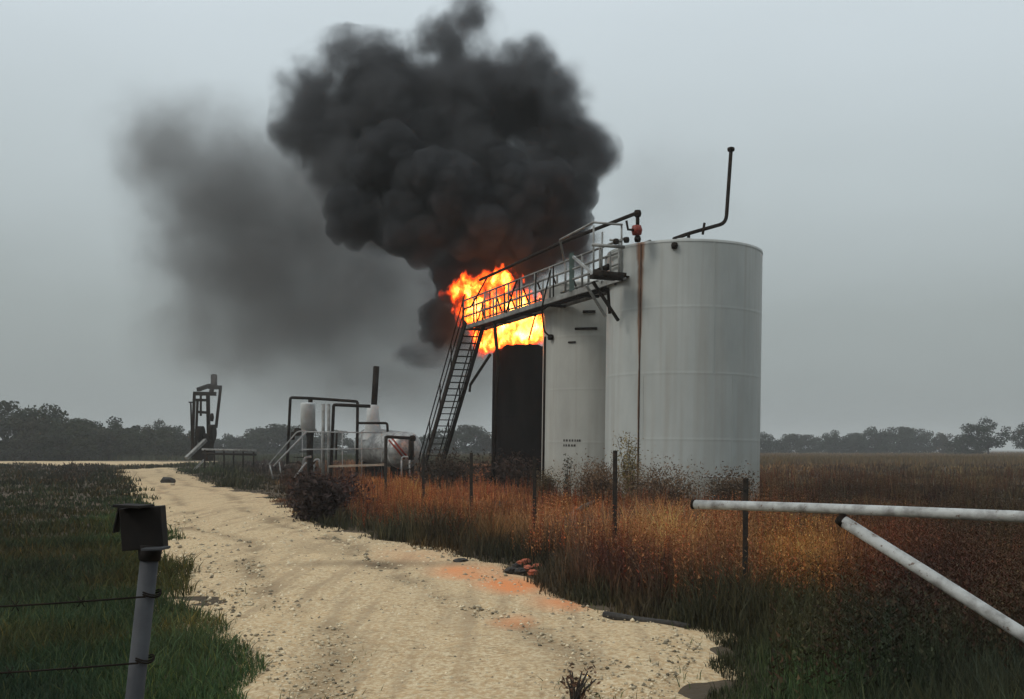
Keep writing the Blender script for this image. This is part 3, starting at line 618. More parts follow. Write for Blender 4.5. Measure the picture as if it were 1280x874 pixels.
MB().tube([P(740, 306, 28.5), P(781, 309, 28.3)], .05, 6).build('guard_rail', M_cat, pl)
MB().tube([P(762, 300, 28.4), P(778, 302, 28.3)], .035, 6).build('guard_rail', M_cat, pl)
for px in (770, 783): fit(pl, P(px, 302-(px-770)*.15, 28.2), .09, M_dark, 'rail_clamp')
# support posts under the catwalk
tb = cw(9.9, .1, -.1)
MB().tube([Vector((tb.x+.15-.22, tb.y, 0)), Vector((tb.x+.15, tb.y, 4.9)), cw(9.9, .1, -.13)], .07, 8).build('support_post', M_dark, cat)
MB().tube([P(588, 481, 40.5), P(613, 443, 39.8)], .06, 8).build('knee_brace', M_dark, cat)
MB().tube([P(588, 481, 40.5), P(587, 490, 40.5)], .05, 8).build('brace_foot', M_dark, cat)
for (a_, b_, y_) in (((675, 372), (661, 425), 38.4), ((610, 345), (588, 385), 38.5)):
    MB().tube([P(*a_, y_), P(*b_, y_)], .035, 6).build('hanger_rod', M_dark, cat)
# ------------------------------------------------------------------ staircase beyond the end of the catwalk
st = empty('staircase', (0, 0, 0), 'steep dark steel stair with open treads rising into the smoke', 'stairs')
top = cw(LEN*.93, -.30, 0); run = 4.6; drop = 6.55
def sw(t, o=0, z=0): return top+D*run*t+S*o+Vector((-.38*t, 0, -drop*t+z))
SW = .82
for o_ in (0, SW): MB().beam(sw(-.02, o_), sw(1.0, o_), .07, .24).build('stringer', M_dark, st)
for k in range(25):
    t = (k+.6)/25.5; a_ = sw(t, .045); b_ = sw(t, SW-.045); MB().box((a_+b_)/2, (SW-.11, .25, .035), Matrix.Rotation(math.atan2(S.y, S.x), 3, 'Z')).build('tread', M_dark, st)
for o_ in (-.03, SW+.03):
    for zz in (.55, 1.1): MB().tube([sw(-.02, o_, zz), sw(1.0, o_, zz)], .03, 6).build('handrail', M_dark, st)
    for k in range(5): MB().tube([sw(.02+k*.24, o_, 0), sw(.02+k*.24, o_, 1.1)], .03, 6).build('baluster', M_dark, st)
# ------------------------------------------------------------------ overhead line with red valve
lp = empty('vapour_line', P(797, 298, 28.3), 'thin dark pipe rising from the large tank rim and sloping down over the catwalk', 'pipe')
lo = P(797, 298, 28.3)
q = [P(797, 300, 28.3), P(797, 266, 28.3), P(700, 304, 32.0), P(640, 332, 35.5), P(600, 350, 38)]
MB().tube([p-lo for p in rnd_pipe(q, .12)], .055, 10).build('pipe', M_dark, lp)
fit(lp, P(797, 267, 28.3)-lo, .11, M_dark, 'elbow'); fit(lp, P(796, 288, 28.25)-lo, .16, M_red, 'valve_body'); fit(lp, P(797, 299, 28.25)-lo, .10, M_dark, 'flange')
MB().tube([P(796, 288, 28.2)-lo, P(785, 287, 28.1)-lo, P(783, 276, 28.1)-lo], .035, 6).build('valve_handle', M_dark, lp)

# ------------------------------------------------------------------ fence posts, gate, lock post
FP = [(482, 545, 33), (529, 568, 27), (589, 566, 21.5), (668, 569, 17), (768, 565, 13), (931, 600, 9.5)]
FL = ['short black post farthest along the fence beside the black pipe frame', 'thin black fence post under the foot of the stair', 'thin black fence post left of the charred tank', 'black fence post in front of the charred tank edge', 'tall black fence post in front of the large tank foot', 'black fence post seen behind the gate rail, nearest to the camera']
for (px, ty, Yp), lb in zip(FP, FL):
    b0 = P(px, HY, Yp); x, y = b0.x, b0.y; zt = P(px, ty, Yp).z; r_ = empty('fence_post', (x, y, float(gz(x, y))), lb, 'fence post', 'steel fence posts in front of the tanks', (rr.uniform(-.01, .01), rr.uniform(-.008, .008), rr.uniform(-.3, .3)))
    k = .026+.0008*Yp
    mb = MB(); mb.box((0, 0, zt/2-.1), (k*1.6, .006, zt+.2)); mb.box((0, k*.5+.002, zt/2-.1), (.008, k, zt+.2))
    mb.build('post_shaft', M_post, r_)
    mb = MB()
    for q_ in range(int(zt/.09)): mb.box((0, -.008, .12+q_*.09), (k*.5, .012, .025))
    o = mb.build('stud', M_post, r_); o['kind'] = 'stuff'
def glerp(t, z): return Vector((1.246+1.484*t, 6.8-1.5*t, z))
gate = empty('pipe_gate', glerp(1.6, 0), 'open silver pipe gate with one diagonal brace at the right', 'gate'); go = glerp(1.6, 0)
def gp(t, z): return glerp(t, z)-go
pts = [gp(t, 1.225+.02*t+.004*math.sin(t*4)) for t in np.linspace(0, 1.6, 12)]
MB().tube(pts, .031, 16).build('top_rail', M_gate, gate)
MB().tube([gp(-.006, 1.225), gp(.004, 1.225)], .034, 14).build('end_cap', M_dark, gate)
z1 = EYE-(652-HY)*6.03/F; 
bt = [gp(.515, z1), gp(.76, z1-(z1-.61)*.5), gp(1.0, .61), gp(1.42, .12)]
MB().tube(bt, .036, 16).build('diagonal_brace', M_gate, gate)
MB().tube([gp(.500, z1+.02), gp(.518, z1-.008)], .037, 12).tube([gp(.512, z1+.0), gp(.512, 1.21)], .024, 8).build('brace_bracket', M_dark, gate)
MB().tube([gp(1.6, -.3), gp(1.6, 1.45)], .07, 16).build('hinge_post', M_gate, gate)
MB().tube([gp(1.42, .12), gp(1.6, .10)], .03, 10).build('bottom_rail', M_gate, gate)
MB().tube([gp(.78, .70-.0), gp(.785, .69)], .006, 6).build('bolt', M_dark, gate)

LP = Vector((-1.37, 3.55, 0)); lpz = 1.6-(690-HY)*3.5/F
pole = empty('lock_box_post', (0, 0, 0), 'leaning grey steel post with a black box on top at the road edge', 'post')
pt, pb = P(188, 688, 3.5), P(168, 874, 3.5); d_ = (pb-pt)/(pb.z-pt.z); pg = pt+d_*(-.2-pt.z)
MB().tube([pg, pt], .031, 20).build('pole', M_pole, pole)
MB().tube([pt-d_*.035, pt+Vector((.0, 0, .02))], [.036, .044], 14).build('collar', M_box, pole)
Mx = Matrix.Rotation(R(-4), 3, 'Y') @ Matrix.Rotation(R(4), 3, 'Z')
bc = P(180, 660, 3.5)
MB().box(bc, (.142, .07, .148), Mx).build('box', M_box, pole, .004)
MB().box(P(167, 632.5, 3.45), (.10, .10, .010), Matrix.Rotation(R(2), 3, 'Y') @ Matrix.Rotation(R(-10), 3, 'Z')).build('lid', M_box, pole, .002)
MB().box(P(195, 685.5, 3.45), (.075, .08, .008), Matrix.Rotation(R(-2), 3, 'Y')).build('hasp_plate', M_pole, pole, .001)
MB().box(P(148, 650, 3.5), (.006, .05, .09), Matrix.Rotation(R(12), 3, 'Y')).build('side_flap', M_box, pole, .001)
for i, (y0, yl, lb) in enumerate(((746, 750, 'upper rusty barbed wire strand tied to the leaning post'), (829, 834, 'lower rusty barbed wire strand tied to the leaning post'))):
    wr = empty('barbed_wire', P(182-i*9, y0, 3.45), lb, 'wire'); wo = Vector(wr.location); e_ = P(-420, yl+6, 3.2)-wo
    pts = [e_*(k/14)+Vector((0, 0, -.03*math.sin(math.pi*k/14))) for k in range(15)]
    MB().tube(pts, .0035, 6).build('strand', M_dark, wr)
    mb = MB(); pc_ = Vector((0, .05, 0)); ring = [pc_+Vector((.034*math.cos(a), .034*math.sin(a), .006*math.sin(a*2))) for a in np.linspace(0, 6.28, 17)]; mb.tube(ring, .0035, 6).tube([p+Vector((0, 0, .008)) for p in ring], .003, 6); mb.build('tie_loop', M_dark, wr)
    for k in range(2, 14, 2):
        c_ = pts[k]; MB().tube([c_+Vector((-.012, 0, -.018)), c_+Vector((.012, 0, .018))], .0018, 5).tube([c_+Vector((.012, 0, -.018)), c_+Vector((-.012, 0, .018))], .0018, 5).build('barb', M_dark, wr)

# ------------------------------------------------------------------ separator vessels and pipe frames (about 50 m away)
YV = 52
def tb_(*a, Y=YV, r=.08, name='pipe', m=None, parent=None, n=8):
    return MB().tube(rnd_pipe([P(*p, Y) if len(p) == 2 else P(*p) for p in a], .12), r, n).build(name, m or M_dark, parent)
ht = empty('heater_treater', (0, 0, 0), 'silver horizontal treater vessel with a tall black stack', 'vessel')
c0, c1_ = P(462, 557, 53), P(503, 563, 50.5); ax = (c1_-c0).normalized(); R0 = .95
mb = MB(); prof = [(-.42, .0), (-.38, .35), (-.22, .72), (0, R0)]; L = (c1_-c0).length+.4
pts = []; rs = []
for u, r_ in [(-.40, .02), (-.36, .4), (-.2, .75), (0, .95), (L, .95), (L+.22, .75), (L+.38, .4), (L+.42, .02)]: pts.append(c0+ax*u); rs.append(r_)
mb.tube(pts, rs, 28); mb.build('shell', M_ins, ht)
for u in (.3, L-.3):
    MB().tube([c0+ax*(u-.03), c0+ax*(u+.03)], .965, 28).build('jacket_band', M_white, ht)
MB().box(c0+ax*.5+Vector((0, 0, -1.15)), (1.2, .25, .9)).build('saddle', M_dark, ht); MB().box(c0+ax*(L-.4)+Vector((0, 0, -1.15)), (1.2, .25, .9)).build('saddle', M_dark, ht)
sx = P(466, 545, 52)
MB().lathe([(.55, -.5), (.42, .1), (.34, .7), (.30, 1.3), (.22, 1.32)], 20, sx+Vector((0, 0, .3))).build('stack_base', M_white, ht)
MB().tube([P(467, 515, 52), P(470.5, 458, 52)], .16, 12).build('stack', M_dark, ht); MB().tube([P(467.2, 514, 52), P(467, 518, 52)], .22, 12).build('stack_flange', M_dark, ht)
for a_, b_ in (((490, 548), (512, 575)), ((486, 550), (506, 574))): MB().tube([P(*a_, 49.4), P(*b_, 49.4)], .05, 6).build('sight_pipe', M_red, ht)
for x_ in (502, 512): MB().tube([P(x_, 575, 49.2), P(x_, 596, 49.2)], .045, 6).build('leg', M_gal, ht)
MB().tube(rnd_pipe([P(502, 576, 49.2), P(503, 571, 49.2), P(511, 571, 49.2), P(512, 576, 49.2)], .1), .045, 6).build('leg_bow', M_gal, ht)
se = empty('vertical_separator', (0, 0, 0), 'small white upright vessel under the black pipe loop', 'vessel')
c = P(385, 540, YV); zt = P(385, 504, YV).z
MB().lathe([(.001, zt+.03), (.33, zt+.02), (.38, zt-.04), (.38, zt-.1), (.38, c.z), (.001, c.z-.001)], 24, (c.x, c.y, 0)).build('shell', M_white, se)
MB().lathe([(.24, c.z), (.17, c.z-.3), (.17, .2), (.3, .1), (.3, 0)], 20, (c.x+.1, c.y, 0)).build('skirt', M_dark, se)
MB().tube([P(388, 497, YV), P(388, 506, YV)], .12, 8).build('top_nozzle', M_dark, se)
s2 = empty('riser_pipe', (0, 0, 0), 'pair of dim thin risers right of the small white vessel', 'pipe')
for x_ in (404, 411): MB().tube([P(x_, 505, 55), P(x_, 604, 55)], .09, 8).build('riser', M_cat, s2)
pf = empty('pipe_loop', (0, 0, 0), 'tall black pipe loop arching over the small white vessel', 'pipe')
tb_((359, 580), (363, 497), (390, 498), (447, 502), (446, 600), Y=51, r=.075, parent=pf)
pf = empty('pipe_loop', (0, 0, 0), 'black pipe loop joining the stack base to the ground', 'pipe')
tb_((413, 605), (417, 506), (463, 508), Y=50.5, r=.085, parent=pf); tb_((447, 529), (484, 529), (485, 548), Y=51, r=.065, parent=pf, name='branch_pipe')
tb_((421, 540), (420, 575), Y=50.5, r=.05, parent=pf, name='branch_pipe')
pf = empty('pipe_bend', (0, 0, 0), 'heavy black pipe bend in front of the treater vessel', 'pipe')
tb_((482, 606), (482.5, 546), (516, 548), Y=46, r=.075, parent=pf); fit(pf, P(516, 548, 46), .15, M_dark, 'flange'); tb_((514, 550), (514, 575), Y=46.5, r=.13, parent=pf, name='valve_body')
tb_((436, 604), (482, 604), Y=46, r=.05, parent=pf, name='ground_pipe')
hr = empty('walkway_rail', (0, 0, 0), 'grey handrails and steps of the low platform around the vessels', 'railing')
tb_((377, 540), (478, 541), Y=50, r=.03, m=M_gal, parent=hr, name='handrail'); tb_((377, 562), (478, 561), Y=50, r=.03, m=M_gal, parent=hr, name='handrail')
for x_ in (378, 402, 428, 452, 477): tb_((x_, 540), (x_, 598), Y=50, r=.022, m=M_gal, parent=hr, name='rail_post')
tb_((336, 581), (371, 540), (382, 538), Y=49.5, r=.035, m=M_gal, parent=hr, name='stair_rail'); tb_((342, 583), (383, 540), Y=48.8, r=.045, m=M_gal, parent=hr, name='stair_rail')
tb_((366, 600), (383, 578), Y=48.8, r=.045, m=M_gal, parent=hr, name='stair_rail')
tb_((337, 581), (342, 600), Y=49.5, r=.035, m=M_gal, parent=hr, name='rail_post'); tb_((349, 577), (352, 600), Y=49.5, r=.035, m=M_gal, parent=hr, name='rail_post')
for k in range(6):
    a_ = P(343+k*7, 599-k*6.8, 49.6); MB().box(a_+Vector((.1, 0, 0)), (.34, .8, .04)).build('step', M_dark, hr)
MB().beam(P(412, 583, 50), P(483, 581, 50), .8, .10).build('platform_deck', mat('pale_deck_plate', (.42, .36, .28), .7, col2=(.25, .20, .15), scale=3), hr)
vg = empty('valve_group', (0, 0, 0), 'grey and black valves clustered below the small white vessel', 'valve')
tb_((393, 590), (393, 575), (399, 574), (400, 585), Y=49.5, r=.05, m=M_gal, parent=vg, name='bent_pipe'); tb_((376, 592), (381, 572), (389, 571), Y=49.5, r=.06, m=M_gal, parent=vg, name='bent_pipe')
tb_((387, 598), (387, 560), Y=50.3, r=.12, parent=vg, name='valve_stem'); fit(vg, P(372, 540, 50.5), .22, M_dark, 'valve_body')
tb_((366, 540), (366, 550), Y=50.5, r=.1, parent=vg, name='valve_stem')

# ------------------------------------------------------------------ pump jack seen from behind
pj = empty('pump_jack', (0, 0, 0), 'black pump jack seen end on beyond the bend of the road', 'pump jack'); YJ = 75
def pjt(a, b, r, name='brace', Y=YJ, Y2=None): return MB().beam(P(*a, Y), P(*b, Y2 or Y), r*2, r*2).build(name, M_dark, pj)
pjt((242, 492), (270, 492.5), .14, 'equalizer_bar', 74); pjt((243, 492), (240, 572), .09, 'pitman_arm', 74); pjt((275.5, 487), (270, 535), .09, 'pitman_arm', 74)
pjt((261, 484), (277, 484.5), .15, 'equalizer_bar', 75.5)
pjt((248, 487), (262, 482), .14, 'walking_beam', 75, 77); pjt((264, 492), (268, 470), .15, 'walking_beam', 75, 80)
MB().box(P(267.5, 477, 80.5), (.38, .5, 1.1)).build('horse_head', M_dark, pj)
pjt((247, 500), (244, 570), .08, 'samson_leg', 76); pjt((260, 494), (261, 555), .12, 'samson_leg', 76); pjt((251, 494), (251, 520), .07, 'samson_leg', 76)
pjt((244, 500), (262, 500.5), .10, 'cross_bar', 76); pjt((246, 515), (260, 516), .10, 'cross_bar', 76)
pjt((238.5, 504), (240, 560), .05, 'ladder_rail', 75); pjt((236, 503), (243, 503), .05, 'cross_bar', 75)
for cxp, cyp in ((251, 543), (265, 541)):
    MB().tube([P(cxp-3.0, cyp, 74.5), P(cxp+3.0, cyp, 74.5)], .62, 18).build('counterweight', M_dark, pj)
MB().beam(P(252, 552, 75), P(265, 555, 75), 1.2, 1.3).build('gear_box', M_dark, pj, .05); MB().beam(P(244, 566, 75), P(264, 568, 75), 1.4, 1.0).build('prime_mover', M_dark, pj, .05)
MB().lathe([(.001, 0), (.10, .02), (.16, .3), (.10, .6), (.001, .62)], 10, P(265, 527, 74)).build('wrist_pin', M_dark, pj)
MB().beam(P(233, 573, 72), P(257, 550, 73.5), .3, .22).build('belt_guard', M_cat, pj)
MB().beam(P(242, 588, 72), P(255, 575, 72), .1, .14).build('belt_guard', M_cat, pj)
sk = empty('pump_skid_rail', (0, 0, 0), 'low pale pipe rails on short legs right of the pump jack', 'railing')
for y0, m_ in ((562, M_cat), (567, M_dark)): MB().tube([P(253, y0, 72), P(320, y0+1.5, 70)], .09, 6).build('rail', m_, sk)
for x_ in (256, 268, 280, 292, 304, 317): MB().tube([P(x_, 562, 71.5), P(x_, 590, 71.5)], .06, 6).build('leg', M_dark, sk)
# ------------------------------------------------------------------ debris
def rock(name, c, s, m, seed, label, cat_, sq=.6):
    r_ = random.Random(seed); import bmesh
    bm = bmesh.new(); bmesh.ops.create_icosphere(bm, subdivisions=2, radius=1)
    for v_ in bm.verts: v_.co = Vector((v_.co.x*s[0], v_.co.y*s[1], v_.co.z*s[2]))*r_.uniform(.75, 1.2)
    me = bpy.data.meshes.new(name); bm.to_mesh(me); bm.free(); me.materials.append(m); o = bpy.data.objects.new(name, me); sc.collection.objects.link(o); o.location = c; o.rotation_euler = (0, 0, r_.uniform(0, 3)); return tag(o, label, cat_)
def gpt(px, py, dz=.03):
    x, y = px2w(px, py); return (x, y, float(gz(x, y))+dz)
rock('rock', gpt(209, 605.5, .12), (.34, .25, .20), M_rubble, 1, 'dark rock lying on the road near its far bend', 'rock')
rock('rock', gpt(575, 709, .06), (.16, .08, .035), M_rubble, 2, 'flat dark stone at the road edge left of the orange rubble', 'rock')
rock('rock', gpt(216, 608, .10), (.2, .1, .06), M_stone, 3, 'pale flat stone touching the dark rock at the road bend', 'rock')
pr = [(645, 716), (652, 712), (660, 718), (650, 722), (667, 724), (640, 721), (658, 710), (672, 716)]
rl = ['leftmost small dark lump of the orange rubble', 'upper orange lump of the rubble at the road edge', 'largest orange lump in the middle of the rubble', 'dark lump in front of the rubble middle', 'orange lump at the right front of the rubble', 'left front dark lump of the rubble', 'topmost lump at the back of the rubble', 'rightmost orange lump of the rubble']
for i, p_ in enumerate(pr): rock('rubble_lump', gpt(p_[0], p_[1], .06), (.07+.02*(i % 3), .06, .04), M_redrub if i in (1, 2, 4, 6, 7) else M_rubble, 10+i, rl[i], 'rubble')['group'] = 'rubble at the road edge'
def logmesh(name, a, b, r, m, label, cat_, seed=1):
    r_ = random.Random(seed); a = Vector(a); b = Vector(b); pts = [a.lerp(b, k/6)+Vector((r_.uniform(-1, 1), r_.uniform(-1, 1), r_.uniform(-.5, .5)))*r*.35 for k in range(7)]
    o = MB().tube(pts, [r*(.8+.35*r_.random()) for _ in pts], 8).build(name, m); return tag(o, label, cat_)
logmesh('fallen_branch', gpt(757, 775, .04), gpt(860, 792, .05), .035, M_rubble, 'dark rotten branch lying along the right gravel edge', 'branch')
logmesh('fallen_pole', P(664, 668, 19.5), P(742, 628, 25.5), .06, M_wood, 'grey weathered pole lying slanted in the orange grass', 'pole', 3)
logmesh('fallen_pole', P(655, 676, 18.5), P(700, 655, 20.5), .05, M_rubble, 'short dark pole end lying in the grass below the grey pole', 'pole', 4)
# shrubs
def shrub(name, loc, h, wdt, n, col, label, stems=9, ls=.06, cat_='shrub'):
    if cat_ == 'shrub': n = int(n*2.2); stems = int(stems*1.5)
    root = empty(name, loc, label, cat_); r = np.random.default_rng(int(abs(loc[0]*100)+loc[1]*10))
    mb = MB(); tips = []
    for k in range(stems):
        a = r.random()*6.28; t_ = Vector((math.cos(a)*wdt/2*r.random(), math.sin(a)*wdt/2*r.random(), h*(.6+.4*r.random()))); tips.append(t_)
        mb.tube([(0, 0, -.05), t_*.5+Vector((0, 0, h*.08)), t_], [.014+.0004*loc[1], .009, .004], 5)
    mb.build('stems', M_bark, root)
    tp = np.array(tips); i = r.integers(0, stems, n); u = .25+.8*r.random(n)[:, None]; p = tp[i]*u+r.normal(size=(n, 3))*wdt*.13; p[:, 2] = np.abs(p[:, 2])
    t = r.normal(size=(n, 3)); t /= np.linalg.norm(t, axis=1)[:, None]; q = np.cross(t, r.normal(size=(n, 3))); q /= np.linalg.norm(q, axis=1)[:, None]; s = ls*r.uniform(.6, 1.3, (n, 1))
    V_ = np.stack([p-t*s, p+q*s*.4, p+t*s, p-q*s*.4], 1); me = bpy.data.meshes.new('leaves'); me.from_pydata(V_.reshape(-1, 3).tolist(), [], np.arange(4*n).reshape(-1, 4).tolist()); me.materials.append(M_leaf)
    ca = me.color_attributes.new('tint', 'FLOAT_COLOR', 'POINT'); cc = np.ones((n, 4, 4)); cc[:, :, :3] = (np.array(col)*r.uniform(.5, 1.4, (n, 1)))[:, None]; ca.data.foreach_set('color', cc.ravel())
    o = bpy.data.objects.new('leaves', me); sc.collection.objects.link(o); o.parent = root; return root
shrub('shrub', gpt(395, 652, 0), .95, 1.3, 1500, (.045, .030, .026), 'dark bushy shrub at the road edge below the grey steps', 16, .07)
shrub('shrub', gpt(790, 637, 0), 1.9, .8, 900, (.20, .15, .06), 'tall yellowish weed at the foot of the rust run', 7, .035)
shrub('shrub', gpt(750, 634, 0), 1.05, 1.7, 3000, (.16, .10, .06), 'brown bush in front of the gap between the white tanks', 22, .038)
shrub('shrub', gpt(825, 639, 0), 0.8, 2.2, 3400, (.15, .095, .058), 'brown bush right of the yellowish weed at the large tank foot', 24, .038)
shrub('shrub', gpt(912, 637, 0), 0.8, 1.4, 2200, (.12, .08, .052), 'dark brown bush at the right foot of the large tank', 20, .038)
shrub('shrub', gpt(708, 628, 0), 1.5, .5, 160, (.06, .055, .035), 'thin spindly weed in front of the middle tank', 3, .04)
shrub('shrub', gpt(682, 624, 0), .8, 1.0, 1200, (.12, .085, .045), 'low yellow brown bush at the left foot of the middle tank', 12, .038)
shrub('shrub', gpt(560, 610, 0), .9, 2.8, 1500, (.055, .040, .028), 'dark brush around the foot of the stair', 14, .09)
shrub('shrub', gpt(640, 613, 0), .8, 3.0, 1500, (.050, .032, .024), 'dark brush in front of the charred tank foot', 14, .09)
shrub('shrub', gpt(430, 640, 0), .7, 1.6, 1000, (.060, .030, .026), 'low reddish bush right of the dark roadside shrub', 12, .07)
shrub('dead_plant', gpt(718, 884, .02), .22, .28, 130, (.10, .055, .035), 'small dead plant standing in the gravel at the bottom edge', 12, .018, 'plant')

# ------------------------------------------------------------------ smoke and fire (volumes with real extent)
class SB:     # shader-field builder
    def __init__(s, m):
        m.use_nodes = True; s.nt = m.node_tree; s.nt.nodes.clear(); s.pos = s.n('ShaderNodeNewGeometry').outputs['Position']
    def n(s, t, **k): return N(s.nt, t, **k)
    def L(s, a, b):
        if isinstance(a, (int, float)): b.default_value = a
        elif isinstance(a, (tuple, Vector)): b.default_value = tuple(a)
        else: s.nt.links.new(a, b)
    def m(s, op, a, b=0., c=0.):
        x = s.n('ShaderNodeMath', operation=op); s.L(a, x.inputs[0]); s.L(b, x.inputs[1]); s.L(c, x.inputs[2]); return x.outputs[0]
    def v(s, op, a, b=None, sc_=None):
        x = s.n('ShaderNodeVectorMath', operation=op); s.L(a, x.inputs[0])
        if b is not None: s.L(b, x.inputs[1])
        if sc_ is not None: s.L(sc_, x.inputs['Scale'])
        return x.outputs['Value'] if op == 'LENGTH' else x.outputs['Vector']
    def noise(s, p, scale, det=3, rough=.55, vec=False):
        x = s.n('ShaderNodeTexNoise'); s.L(p, x.inputs['Vector']); x.inputs['Scale'].default_value = scale; x.inputs['Detail'].default_value = det; x.inputs['Roughness'].default_value = rough
        return x.outputs['Color'] if vec else x.outputs[0]
    def voro(s, p, scale, det=0, rough=.5):
        x = s.n('ShaderNodeTexVoronoi', feature='F1'); s.L(p, x.inputs['Vector']); x.inputs['Scale'].default_value = scale; x.inputs['Detail'].default_value = det; x.inputs['Roughness'].default_value = rough; return x.outputs['Distance']
    def mr(s, x, a, b, c=0, d=1, smooth=False):
        q = s.n('ShaderNodeMapRange', interpolation_type='SMOOTHSTEP' if smooth else 'LINEAR'); s.L(x, q.inputs[0])
        for i, v in enumerate((a, b, c, d)): q.inputs[i+1].default_value = v
        return q.outputs[0]
    def sdf(s, p, blobs, k=.5):
        cur = None
        for c, r in blobs:
            d = s.v('SUBTRACT', p, c); d = s.v('MULTIPLY', d, tuple(1/x for x in r)); l = s.v('LENGTH', d)
            mn = min(r); q = s.m('MULTIPLY_ADD', l, mn, -mn)
            cur = q if cur is None else s.m('SMOOTH_MIN', cur, q, k)
        return cur
def B(px, py, Y, rx, ry, rd=None):     # ellipsoid from its place and size
    s_ = Y/F; return (tuple(P(px, py, Y)), (rx*s_, (rd if rd else (rx+ry)/2*s_), ry*s_))
def hull(name, blobs, inflate, voxel, m):
    import bmesh
    bm = bmesh.new(); bmesh.ops.create_icosphere(bm, subdivisions=3 if len(blobs) < 100 else 2, radius=1)
    bv = np.array([v.co[:] for v in bm.verts]); bf = np.array([[v.index for v in f.verts] for f in bm.faces]); bm.free()
    c = np.array([b[0] for b in blobs]); r_ = np.array([b[1] for b in blobs])+inflate
    V_ = (bv[None]*r_[:, None]+c[:, None]).reshape(-1, 3); F_ = (bf[None]+(np.arange(len(blobs))*len(bv))[:, None, None]).reshape(-1, 3)
    me = bpy.data.meshes.new(name+'_tmp'); me.from_pydata(V_.tolist(), [], F_.tolist()); o = bpy.data.objects.new(name+'_tmp', me); sc.collection.objects.link(o)
    md = o.modifiers.new('r', 'REMESH'); md.mode = 'VOXEL'; md.voxel_size = voxel
    dg = bpy.context.evaluated_depsgraph_get(); dg.update(); ev = bpy.data.meshes.new_from_object(o.evaluated_get(dg)); ev.name = name
    bpy.data.objects.remove(o); ev.materials.clear(); ev.materials.append(m); o = bpy.data.objects.new(name, ev); sc.collection.objects.link(o); return o
BODY = [B(572, 62, 45, 52, 42), B(470, 100, 45.5, 85, 48), B(650, 115, 45, 85, 60), B(560, 140, 45.5, 150, 75, 3.2), B(705, 185, 45, 58, 70), B(415, 165, 45.5, 68, 65), B(600, 240, 45, 120, 75, 2.8), B(460, 235, 45, 62, 62), B(610, 315, 44.5, 80, 48, 2), B(575, 365, 44.5, 48, 45, 1.6), B(552, 425, 44.5, 30, 26, 1), B(490, 275, 45, 50, 40), B(690, 300, 46, 60, 45, 2), B(640, 345, 46.5, 45, 35, 1.2), B(540, 400, 45.5, 32, 40, 1.2), B(525, 440, 46, 25, 22, .9), B(390, 110, 46, 45, 38), B(585, 25, 46, 40, 30, 1.5), B(742, 195, 46, 26, 34, 1.2), B(430, 70, 46, 34, 26, 1.2)]
FRONT = [B(498, 205, 43.2, 62, 44, 1.5), B(560, 235, 42.6, 62, 56, 1.8), B(618, 205, 43.2, 42, 26, 1.1), B(665, 240, 42.8, 52, 46, 1.6), B(450, 270, 43.4, 48, 40, 1.3), B(520, 285, 43, 70, 48, 1.6), B(610, 290, 42.8, 62, 44, 1.6), B(570, 170, 44, 60, 40, 1.5), B(700, 290, 43.8, 32, 32, 1.1), B(575, 345, 43.4, 42, 40, 1.2), B(655, 318, 44, 42, 32, 1.1), B(705, 255, 44, 40, 42, 1.3), B(548, 405, 44, 26, 30, .8)]
M_smoke = bpy.data.materials.new('black_oil_smoke'); S_ = SB(M_smoke); p = S_.pos
wv = S_.v('SUBTRACT', S_.noise(p, .35, 2, .5, True), (.5, .5, .5)); p1 = S_.v('ADD', p, S_.v('SCALE', wv, sc_=1.6))
sb_ = S_.sdf(p1, BODY, .8); nb = S_.noise(p1, .5, 6, .68); vb = S_.voro(p1, .45, 1, .5)
db = S_.m('ADD', sb_, S_.m('MULTIPLY_ADD', nb, -3.6, 1.45)); db = S_.m('ADD', db, S_.m('MULTIPLY_ADD', vb, 1.0, -.45))
dens_b = S_.mr(db, .55, -1.7, 0, 1, True); dens_b = S_.m('MULTIPLY', S_.m('MULTIPLY', dens_b, dens_b), 3.6)
tot = dens_b
vn = S_.n('ShaderNodeVolumePrincipled'); vn.inputs['Color'].default_value = (.17, .175, .185, 1); vn.inputs['Anisotropy'].default_value = .1; S_.nt.links.new(tot, vn.inputs['Density'])
S_.nt.links.new(vn.outputs[0], S_.n('ShaderNodeOutputMaterial').inputs['Volume']); M_smoke.cycles.volume_step_rate = .22

M_bil = bpy.data.materials.new('dense_smoke_billow'); M_bil.use_nodes = True; nt = M_bil.node_tree; nt.nodes.clear()
vn = N(nt, 'ShaderNodeVolumePrincipled'); vn.inputs['Color'].default_value = (.105, .11, .118, 1); vn.inputs['Density'].default_value = 2.3; vn.inputs['Anisotropy'].default_value = .1
nt.links.new(vn.outputs[0], N(nt, 'ShaderNodeOutputMaterial').inputs['Volume'])
rb = random.Random(12); bil = []
def dirn(): 
    while True:
        d = Vector((rb.gauss(0, 1), rb.gauss(0, 1), rb.gauss(0, 1)))
        if d.length > .1:
            d.normalize()
            if d.y < .55: return d
for c, r_ in FRONT:
    c = Vector(c); m_ = min(r_); bil.append((tuple(c), tuple(.86*x for x in r_)))
    for k in range(20):
        d = dirn(); q = c+Vector([d[i]*r_[i]*.74 for i in range(3)]); a = m_*rb.uniform(.22, .50); bil.append((tuple(q), (a, a, a)))
        for j in range(9):
            e_ = (d*.8+dirn()).normalized(); g = q+e_*a*.82; a2 = a*rb.uniform(.26, .46); bil.append((tuple(g), (a2, a2, a2)))
pl_ = hull('smoke_plume', BODY, .55, .45, M_smoke); bo = hull('billow', bil, .0, .085, M_bil)
import bmesh
bm = bmesh.new(); bm.from_mesh(pl_.data); nf0 = len(bm.faces); bm.from_mesh(bo.data); bm.faces.ensure_lookup_table()
for f_ in bm.faces[nf0:]: f_.material_index = 1
